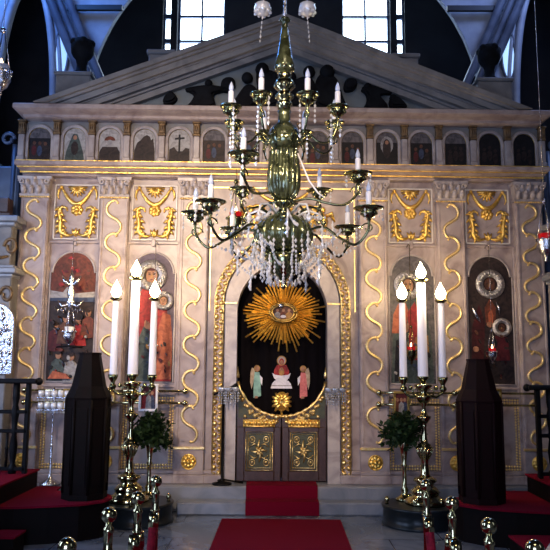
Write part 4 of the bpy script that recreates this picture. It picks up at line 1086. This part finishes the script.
for (x, y), n in zip(LP, nmL): post(x, y, '%s brass ball topped rope post in the row left of the aisle' % n)
for (x, y), n in zip(RP, nmL[::-1]): post(x, y, '%s brass ball topped rope post in the row right of the aisle' % n)
def rope(a, b_, lab, sag):
    t = MB(); n = 18; pts = []; rr = []
    for k in range(n+1):
        u = k/n; pts.append((a[0]+(b_[0]-a[0])*u, a[1]+(b_[1]-a[1])*u, .728 - sag*4*u*(1-u))); rr.append(.021)
    t.tube(pts, rr, 10)
    o = t.build('velvet_rope', M['velvet'], None, ((a[0]+b_[0])/2, (a[1]+b_[1])/2, .728-sag))
    tag(o, lab, 'rope', 'red velvet ropes along the aisle')
    for q0, q1 in ((0, 1), (n-1, n)): h = MB(); h.tube([pts[q0], pts[q1]], .0245, 10); h.build('brass_clasp', M['brass'], o)
    for m_ in (5, 9, 13): h = MB(); h.tube([pts[m_], Vector(pts[m_])+(Vector(pts[m_+1])-Vector(pts[m_]))*.12], .0235, 10); h.build('brass_band', M['brass'], o)
gaps = ['between the two nearest posts', 'between the second and third posts', 'between the two farthest posts']
def off(p, q, k=.026):
    d = Vector((q[0]-p[0], q[1]-p[1])).normalized()*k; return (p[0]+d.x, p[1]+d.y)
for k in range(3): rope(off(LP[k], LP[k+1]), off(LP[k+1], LP[k]), 'red velvet rope %s left of the aisle' % gaps[k], .30)
for k in range(3): rope(off(RP[k], RP[k+1]), off(RP[k+1], RP[k]), 'red velvet rope %s right of the aisle' % gaps[2-k], .30)

# choir stall screens
def stall(s, lab, z0):
    t = thing('choir_stall', (s*2.7, -.9, .46), lab, 'choir stall', None)
    X = lambda a: s*a
    r = MB(); x0, x1 = sorted((X(2.20), X(3.3))); r.box(x0, x1, -.97, -.84, z0-.03, z0+.015, b=.012); r.ball((X(2.20), -.905, z0-.01), .035, 10); r.build('arm_rest', M['black'], t)
    for z in (1.0, .83, .50):
        q = MB(); x0, x1 = sorted((X(2.28), X(3.3))); q.box(x0, x1, -.93, -.89, z-.016, z+.016, b=.005); q.build('rail', M['black'], t)
    p = MB(); p.box(*sorted((X(2.27), X(2.31))), -.93, -.88, .46, z0-.02, b=.006); p.build('post', M['black'], t)
    p = MB(); p.lathe(X(2.40), -.905, [(.035, .46), (.035, .52), (.02, .54), (.028, .60), (.036, .70), (.022, .80), (.034, .83), (.022, .86), (.03, .95), (.038, 1.0), (.022, 1.06), (.032, 1.12), (.03, z0-.02)], 14); p.build('turned_post', M['black'], t)
    for k in range(9):
        x = 2.46+.085*k
        p = MB(); p.tube([(X(x), -.905, .50), (X(x), -.905, .83)], .012, 7); p.ball((X(x), -.905, .68), .02, 8); p.build('baluster', M['black'], t)
    p = MB(); p.lathe(X(2.80), -.905, [(.035, .46), (.035, .52), (.02, .54), (.036, .70), (.022, .80), (.034, .83), (.022, .86), (.038, 1.0), (.022, 1.06), (.03, z0-.02)], 14); p.build('turned_post', M['black'], t)
stall(-1, 'black turned wooden stall screen on the upper step at the left edge', 1.28)
stall(1, 'black turned wooden stall screen on the upper step at the right edge', 1.26)

# chair at the lower right corner
t = thing('chair', (1.15, -4.58, 0), 'grey chair with rounded backrest top in the lower right corner', 'chair')
b = MB(); pts = [(.95, .50), (.93, .65), (.935, .77), (.96, .805), (1.01, .82), (1.14, .825), (1.27, .82), (1.32, .805), (1.345, .77), (1.35, .65), (1.33, .50)]
b.prism(pts[::-1], -4.60, -4.565); b.build('backrest', mat('grey_chair', (.30,.27,.27), .35), t)
b = MB(); b.box(.94, 1.34, -5.0, -4.60, .42, .47, b=.015); b.build('seat', mat('grey_seat', (.28,.25,.25), .5), t)
for x in (.97, 1.31):
    for y in (-4.97, -4.60):
        l = MB(); l.tube([(x, y, 0), (x, y, .43 if y < -4.8 else .55)], .014, 8); l.build('leg', M['iron'], t)

# side shrines at both edges
def shrine(s, lab, ilab):
    t = thing('side_shrine', (s*3.0, -.2, SOL), lab, 'shrine', None)
    def bx(mb, a, b_, y0, y1, z0, z1, bv=.01): x0, x1 = sorted((s*a, s*b_)); mb.box(x0, x1, y0, y1, z0, z1, b=bv)
    xi = 2.70 if s < 0 else 2.74
    m = MB(); bx(m, xi+.06, 3.55, -.30, -.105, SOL, 2.31); bx(m, xi+.04, 3.55, -.33, -.10, SOL, .45); bx(m, xi+.10, 3.55, -.26, -.105, 2.42, 2.84); m.build('body', M['rake'], t)
    for rows in (((2.30, 2.337, .03), (2.335, 2.392, .07), (2.39, 2.422, .04)), ((2.83, 2.872, .02), (2.87, 2.93, .06))):
        c = MB()
        for z0, z1, p in rows: bx(c, xi+.07-p, 3.56, -.30-p, -.10, z0, z1)
        c.build('cornice', M['marble_grey'], t)
    for z in (2.12, 2.62): 
        k = MB(); k.tube([(s*(xi+.10+.07*cos(a)*(1-a/12)), -.31 if z < 2.3 else -.27, z+.09*sin(a)*(1-a/12)) for a in [q*.45 for q in range(16)]], .018, 7)
        k.tube([(s*(xi+.12), -.31 if z < 2.3 else -.27, z-.10), (s*(xi+.26), -.33 if z < 2.3 else -.28, z-.13), (s*(xi+.42), -.31 if z < 2.3 else -.27, z-.02)], [.012, .022, .008], 7)
        k.build('carved_scroll', M['console'], t)
    b2 = MB(); bx(b2, xi+.12, 3.55, -.28, -.12, 2.93, 2.98); bx(b2, xi+.15, 3.5, -.26, -.13, 2.98, 3.14); b2.build('crest', M['gatewood'], t)
    cx = s*2.90
    ic = thing('silver_icon', (cx, -.31, 1.32), ilab, 'icon', None)
    f = MB(); W, zs = .20 if s < 0 else .16, 1.84
    outer = [(cx-W, 1.33), (cx-W, zs)] + [(2*cx-x, z) for x, z in arc(cx, zs, W, W*.95, 0, pi, 16)] + [(cx+W, zs), (cx+W, 1.33)]
    f.prism(outer, -.335, -.302)
    rr = random.Random(5)
    for _ in range(90):
        x = cx+rr.uniform(-W+.02, W-.02); z = rr.uniform(1.35, 1.98)
        if z < zs or (x-cx)**2+(z-zs)**2 < (W-.02)**2: f.blob(x, z, rr.uniform(.008, .022), rr.uniform(.012, .045), -.335, .018, n=8)
    f.build('silver_cover', M['silver'], ic)
    p = Paint(-.342); p.poly([(cx-.05, 1.45), (cx-.06, 1.6), (cx-.03, 1.72), (cx+.03, 1.72), (cx+.06, 1.6), (cx+.05, 1.45)], 'maroon'); p.poly(ell(cx, 1.79, .045, .055), 'brown'); p.mb.build('panel', p.mats, ic)
shrine(-1, 'grey marble side shrine with heavy cornice left of the screen', 'silver covered arched icon on the shrine at the left edge')
shrine(1, 'grey marble side shrine with heavy cornice right of the screen', 'silver covered arched icon on the shrine at the right edge')
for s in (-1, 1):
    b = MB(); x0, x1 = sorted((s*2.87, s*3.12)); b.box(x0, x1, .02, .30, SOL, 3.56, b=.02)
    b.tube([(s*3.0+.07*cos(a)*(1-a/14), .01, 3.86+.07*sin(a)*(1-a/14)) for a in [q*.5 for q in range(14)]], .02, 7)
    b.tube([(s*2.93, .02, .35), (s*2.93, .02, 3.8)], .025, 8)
    struct('trim_%d' % (20 if s < 0 else 21), b, M['bluelit_stone'])
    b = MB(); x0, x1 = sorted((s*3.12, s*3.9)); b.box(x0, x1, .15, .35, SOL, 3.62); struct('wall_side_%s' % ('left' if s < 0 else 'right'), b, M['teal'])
# ------------------------------------------------------------------ the chandelier
CX, CYc = .005, -2.1
ch = thing('chandelier', (CX, CYc, 2.0), 'large three tier brass and glass chandelier with crystal drops and white electric candles', 'chandelier')
def lat(name, prof, m, n=24, flute=0):
    b = MB(); b.lathe(CX, CYc, prof, n)
    return b.build(name, m, ch)
lat('hanging_rod', [(.018, 4.10), (.014, 4.2), (.014, 4.6), (.03, 4.62), (.014, 4.64), (.014, 8.6)], M['silver'], 12)
b = MB(); b.lathe(CX, CYc, [(.02, 3.66), (.07, 3.70), (.078, 3.74), (.066, 3.80), (.045, 3.92), (.028, 4.04), (.022, 4.09), (.04, 4.10), (.045, 4.115), (.03, 4.13), (.02, 4.14)], 20); b.build('upper_cone', M['glassg'], ch)
b = MB(); b.lathe(CX, CYc, [(.05, 3.36), (.05, 3.40), (.065, 3.415), (.062, 3.43), (.04, 3.44), (.042, 3.455), (.064, 3.475), (.066, 3.495), (.045, 3.515), (.05, 3.53), (.075, 3.555), (.078, 3.59), (.06, 3.62), (.04, 3.635), (.055, 3.65), (.05, 3.665), (.03, 3.68)], 20)
for k in range(8): a = 2*pi*k/8; b.ball((CX+.07*cos(a), CYc+.07*sin(a), 3.57), .018, 7); b.ball((CX+.055*cos(a), CYc+.055*sin(a), 3.485), .02, 7); b.ball((CX+.06*cos(a), CYc+.06*sin(a), 3.71), .022, 7)
b.build('knop', M['brass'], ch)
b = MB(); b.lathe(CX, CYc, [(.06, 3.03), (.115, 3.07), (.135, 3.12), (.13, 3.18), (.10, 3.23), (.062, 3.26), (.05, 3.28), (.046, 3.34), (.055, 3.365)], 22)
for k in range(10): a = 2*pi*k/10; b.ball((CX+.128*cos(a), CYc+.128*sin(a), 3.11), .022, 7)
b.build('dome', M['glassg'], ch)
b = MB(); n = 14
prof = [(.04, 2.66), (.075, 2.68), (.10, 2.72), (.115, 2.78), (.117, 2.86), (.108, 2.96), (.10, 3.03), (.11, 3.05)]
b.lathe(CX, CYc, [(r*.96, z) for r, z in prof], 28)
for k in range(n): a = 2*pi*k/n; b.tube([(CX+r*.95*cos(a), CYc+r*.95*sin(a), z) for r, z in prof], [.010, .014, .016, .018, .018, .016, .014, .012], 6)
b.build('fluted_vase', M['glassg'], ch)
b = MB(); b.lathe(CX, CYc, [(.05, 2.54), (.075, 2.56), (.05, 2.58), (.045, 2.60), (.08, 2.63), (.088, 2.65), (.06, 2.665), (.04, 2.67)], 20)
for k in range(12): a = 2*pi*k/12; b.ball((CX+.08*cos(a), CYc+.08*sin(a), 2.64), .015, 7)
b.build('collar', M['brassd'], ch)
b = MB(); prof = [(.09, 2.27), (.15, 2.29), (.20, 2.34), (.215, 2.40), (.195, 2.46), (.14, 2.51), (.08, 2.54), (.05, 2.55)]
b.lathe(CX, CYc, [(r*.95, z) for r, z in prof], 32)
for k in range(16): a = 2*pi*k/16; b.tube([(CX+r*.93*cos(a), CYc+r*.93*sin(a), z) for r, z in prof], [.012, .020, .028, .030, .028, .020, .012, .008], 6)
b.build('body_globe', M['glassg'], ch)
b = MB(); prof = [(.002, 2.055), (.03, 2.06), (.035, 2.08), (.09, 2.10), (.125, 2.15), (.14, 2.21), (.135, 2.25), (.10, 2.275), (.08, 2.28)]
b.lathe(CX, CYc, prof, 28)
for k in range(16): a = 2*pi*k/16; b.ball((CX+.132*cos(a), CYc+.132*sin(a), 2.245), .018, 7)
b.build('lower_bowl', M['brassd'], ch)
b = MB(); b.lathe(CX, CYc, [(.001, 1.985), (.018, 2.0), (.02, 2.02), (.01, 2.035), (.03, 2.05), (.02, 2.06)], 12); b.build('bottom_knob', M['brass'], ch)

rc = random.Random(21)
def P(r, a, z): return (CX+r*sin(a), CYc-r*cos(a), z)      # angle 0 towards the nave
def strand(pts, r=.010, h=.017, gap=.030):
    b = MB(); V = [Vector(p) for p in pts]; acc = 0
    for A, B in zip(V[:-1], V[1:]):
        L = (B-A).length; k = max(1, int(L/gap))
        for i in range(k):
            q = A+(B-A)*((i+.5)/k); s = rc.uniform(.75, 1.2); b.gem(q, r*s, h*s)
    return b
def arm(aDeg, R, zc, rcup, zs, rs, dip, kind):
    a = radians(aDeg)
    b = MB()
    zt = zc-.05
    C = [P(rs, a, zs), P(rs+(R-rs)*.25, a, zs+.06*(1 if kind == 'A' else .3)), P(rs+(R-rs)*.5, a, zs-dip*.5), P(rs+(R-rs)*.78, a, min(zs, zt)-dip), P(R-.01, a, (min(zs, zt)-dip)*.55+zt*.45), P(R, a, zt-.02), P(R, a, zt)]
    V = [Vector(p) for p in C]; pts = []
    for i in range(len(V)-1):
        p0, p1, p2, p3 = V[max(0, i-1)], V[i], V[i+1], V[min(len(V)-1, i+2)]
        for u in [k/5 for k in range(5)]:
            pts.append(.5*((2*p1)+(p2-p0)*u+(2*p0-5*p1+4*p2-p3)*u*u+(-p0+3*p1-3*p2+p3)*u**3))
    pts.append(V[-1])
    b.tube(pts, .010 if kind != 'A' else .008, 8)
    # scroll under the cup
    q = pts[len(pts)*2//3]; o = Vector((sin(a), -cos(a), 0))
    b.tube([q+o*(-.05*cos(t))*(1-t/9)+Vector((0, 0, .045*sin(t)*(1-t/9)+.02)) for t in [k*.5 for k in range(14)]], .006, 6)
    ao = b.build('arm', M['brassd'], ch)
    x, y, z = P(R, a, zc)
    c = MB(); c.lathe(x, y, [(.006, zc-.085), (.018, zc-.08), (.012, zc-.065), (.035, zc-.06), (.052, zc-.04), (.056, zc-.018), (.05, zc-.01), (rcup*.8, zc-.006), (rcup, zc+.004), (rcup*1.0, zc+.010), (rcup*.85, zc+.006), (.03, zc+.002), (.026, zc+.02), (.001, zc+.02)], 20)
    nb = 9
    for k in range(nb): t = 2*pi*k/nb; c.ball((x+.052*cos(t), y+.052*sin(t), zc-.03), .013, 6)
    c.build('drip_cup', M['brassd'], ao)
    H = .115
    s = MB(); s.lathe(x, y, [(.021, zc+.01), (.020, zc+.01+H), (.012, zc+.015+H)], 10); s.build('candle_sleeve', M['sleeve'], ao)
    s = MB(); s.lathe(x, y, [(.010, zc+.01+H), (.019, zc+.03+H), (.017, zc+.05+H), (.008, zc+.075+H), (.001, zc+.09+H)], 9); s.build('bulb', M['bulb'], ao)
    if kind == 'A':
        for k in range(2):
            t = a+k*2.4; px, py = x+rcup*.7*cos(t), y+rcup*.7*sin(t)
            strand([(px, py, zc-.01), (px, py, zc-.01-rc.uniform(.16, .33))], .010, .017, .034).build('crystal_strand', M['crystal'], ao)
    else:
        for k in range(6):
            t = a+1.05*k; px, py = x+rcup*.92*cos(t), y+rcup*.92*sin(t)
            strand([(px, py, zc-.01), (px, py, zc-.03-rc.uniform(.03, .10))], .009, .015, .03).build('crystal_drop', M['crystal'], ao)
    return pts
for k in range(8): arm(22.5+45*k, .43, 3.33, .082, 3.10, .12, .02, 'A')
for a in (88, 148, -142, -30): arm(a, .56, 2.86, .112, 2.66, .08, .03, 'B')
cP = {}
for a in (67, 128, 182, -140, -84, -50): cP[a] = arm(a, .66, 2.54, .110, 2.42, .20, .13, 'C')
# crystal swags and curtains round the body
def swag(p, q, sag, n=10, r=.010):
    p, q = Vector(p), Vector(q)
    pts = [p+(q-p)*(i/n)-Vector((0, 0, sag*4*(i/n)*(1-i/n))) for i in range(n+1)]
    strand(pts, r, .016, .030).build('crystal_swag', M['crystal'], ch)
for k in range(12):
    a = 2*pi*k/12+.2
    swag(P(.12, a, 2.58), P(.30+.1*(k % 2), a+.15, 2.42+.06*(k % 3)), .03)
    swag(P(.34, a, 2.34), P(.14, a+.2, 2.16), .05)
    swag(P(.60, a, 2.36), P(.30, a+.1, 2.28), .05) if k % 2 else swag(P(.42, a, 2.30), P(.20, a+.3, 2.08), .04)
for k in range(18):      # loose faceted pendants round the globe and bowl
    a = 2*pi*k/18+.1; zz = 2.50-.17*((k*7) % 5)/2; R_ = .27+.04*((k*3) % 4)
    b = MB()
    for j in range(5): b.gem(P(R_+rc.uniform(-.01, .01), a+rc.uniform(-.03, .03), zz-.035*j), rc.uniform(.010, .017), rc.uniform(.016, .030))
    b.tube([P(R_, a, zz+.03), P(R_, a, zz-.17)], .006, 5); b.build('crystal_pendant', M['crystal'], ch)
for k in range(20):
    a = 2*pi*k/20
    strand([P(.22, a, 2.34), P(.24, a, 2.20+.03*(k % 2))]).build('crystal_strand', M['crystal'], ch)
for k in range(16):
    a = 2*pi*k/16
    strand([P(.16, a, 2.18), P(.17, a, 2.06+.03*(k % 2)), P(.08, a, 2.02)]).build('crystal_strand', M['crystal'], ch)
for k in range(10):      # small glass scroll arms round the collar
    a = 2*pi*k/10
    g = MB(); g.tube([P(.10, a, 2.55), P(.20, a, 2.60), P(.28, a, 2.58), P(.31, a, 2.51), P(.27, a, 2.47), P(.24, a, 2.50)], [.010, .010, .009, .008, .007, .004], 7); g.ball(P(.31, a, 2.47), .02, 8)
    g.build('glass_scroll', M['crystal'] if k % 2 else M['brassd'], ch)
for a, zb, R in ((70, 2.62, .30),):
    g = MB(); a = radians(a); g.tube([P(.11, a, 3.02), P(.15, a, 2.92), P(.20, a, 2.80), P(.27, a, 2.70), P(R+.02, a, 2.66)], [.006, .007, .007, .006, .004], 8); g.build('glass_arm', M['white'], ch)
# small glass cups on the rod near the top of the view
for s in (-1, 1):
    g = MB(); g.tube([P(.015, s*pi/2, 4.30), P(.10, s*pi/2, 4.36), P(.17, s*pi/2, 4.30), P(.175, s*pi/2, 4.22)], .007, 6); ao = g.build('upper_arm', M['silver'], ch)
    x, y, z = P(.175, s*pi/2, 4.20)
    g = MB(); g.lathe(x, y, [(.01, 4.15), (.05, 4.165), (.066, 4.20), (.062, 4.24), (.055, 4.245), (.05, 4.20), (.001, 4.18)], 14)
    for k in range(9): g.ball((x+.06*cos(k*.7), y+.06*sin(k*.7), 4.175), .014, 6)
    g.build('glass_cup', M['crystal'], ao)
    g = strand([(x-s*.09*(1 if s < 0 else -1)*0, y, 4.15), (x+.02*s, y, 3.92)], .007, .02, .034); g.build('crystal_strand', M['crystal'], ao)

# the screen and everything mounted on it stands a little askew to the aisle
STAY = ('floor', 'ceiling', 'wall_left', 'wall_right', 'choir_platform', 'pulpit', 'candelabrum', 'marble_drum', 'candle', 'potted_plant', 'rope_post', 'velvet_rope', 'chair', 'choir_stall', 'chandelier', 'aisle_runner', 'Camera', 'wall_east', 'wall_chancel', 'window_1', 'window_2', 'window_3', 'window_4', 'trim_3', 'trim_4', 'trim_5', 'trim_6', 'trim_7', 'trim_8')
ROT = Matrix.Translation((-2.65, 0, 0)) @ Matrix.Rotation(radians(1.6), 4, 'Z') @ Matrix.Translation((2.65, 0, 0))
bpy.context.view_layer.update()
for o in list(COL.objects):
    if o.parent is None and o.type in ('MESH', 'EMPTY') and o.name.split('.')[0] not in STAY:
        o.matrix_world = ROT @ o.matrix_world

# ------------------------------------------------------------------ light
w = bpy.data.worlds.new('World'); scn.world = w; w.use_nodes = True
w.node_tree.nodes['Background'].inputs[0].default_value = (.30, .36, .50, 1); w.node_tree.nodes['Background'].inputs[1].default_value = .12
def area(name, loc, target, sx, sy, e, col, spread=180):
    L = bpy.data.lights.new(name, 'AREA'); L.shape = 'RECTANGLE'; L.size = sx; L.size_y = sy; L.energy = e; L.color = col; L.spread = radians(spread)
    o = bpy.data.objects.new(name, L); COL.objects.link(o); o.location = loc
    o.rotation_euler = (Vector(target)-Vector(loc)).to_track_quat('-Z', 'Y').to_euler(); return o
def spot(name, loc, target, e, col, size, blend=1., r=.25):
    L = bpy.data.lights.new(name, 'SPOT'); L.energy = e; L.color = col; L.spot_size = radians(size); L.spot_blend = blend; L.shadow_soft_size = r
    o = bpy.data.objects.new(name, L); COL.objects.link(o); o.location = loc
    o.rotation_euler = (Vector(target)-Vector(loc)).to_track_quat('-Z', 'Y').to_euler(); return o
# two unseen spots added to brighten the middle of the screen, daylight from the nave doors and windows
spot('added_screen_spot', (-1.6, -7.4, 4.4), (-.8, 0, 2.3), 2100, (1, .76, .53), 40)
spot('added_screen_spot', (1.6, -7.4, 4.4), (.5, 0, 2.3), 600, (1, .74, .52), 38)
area('nave_lamps', (0, -8.0, 7.2), (0, 0, 2.6), 2.2, 1.2, 60, (1, .80, .66))
area('entrance_daylight', (-.8, -8.7, 1.5), (-.6, 0, .8), 2.0, 2.4, 135, (.47, .60, 1))
area('nave_window_left', (-4.9, -5.0, 2.8), (-2.2, 0, .8), 1.4, 2.6, 150, (.46, .62, 1))
area('choir_fill_left', (-4.9, -2.2, 1.9), (-2.2, 0, .7), 1.2, 1.6, 75, (.50, .64, 1))  # cool fill added to brighten the lower left marble, no window here
area('nave_window_right', (4.9, -6.5, 3.6), (1, -.5, .6), 1.4, 2.6, 14, (.66, .76, 1))
# blue area lights added above the chancel to tint the vault, no windows there
area('chancel_fill_left', (-3.8, .55, 7.6), (-2.9, 1.6, 5.7), 1.0, .8, 120, (.10, .30, 1))
area('chancel_fill_right', (3.8, .55, 7.6), (2.9, 1.6, 5.8), 1.0, .8, 70, (.30, .45, 1))

# ------------------------------------------------------------------ camera
cam = bpy.data.cameras.new('Camera'); co = bpy.data.objects.new('Camera', cam); COL.objects.link(co)
cam.sensor_width = 36; cam.lens = 36*678/550; cam.clip_start = .05
t_, yw, rl = radians(7.7), radians(.65), radians(.45)
fw = Vector((-sin(yw)*cos(t_), cos(yw)*cos(t_), sin(t_))); r0 = Vector((cos(yw), sin(yw), 0)); u0 = r0.cross(fw)
rr_ = r0*cos(rl)+u0*sin(rl); uu = -r0*sin(rl)+u0*cos(rl)
co.matrix_world = Matrix(((rr_.x, uu.x, -fw.x, 0), (rr_.y, uu.y, -fw.y, -7.1), (rr_.z, uu.z, -fw.z, 1.42), (0, 0, 0, 1)))
scn.camera = co
vs_ = scn.view_settings; vs_.view_transform = 'Standard'; vs_.look = 'None'; vs_.gamma = 1; vs_.exposure = 0.0; vs_.use_curve_mapping = False
scn.cycles.max_bounces = 6; scn.cycles.transmission_bounces = 4; scn.cycles.sample_clamp_indirect = 6
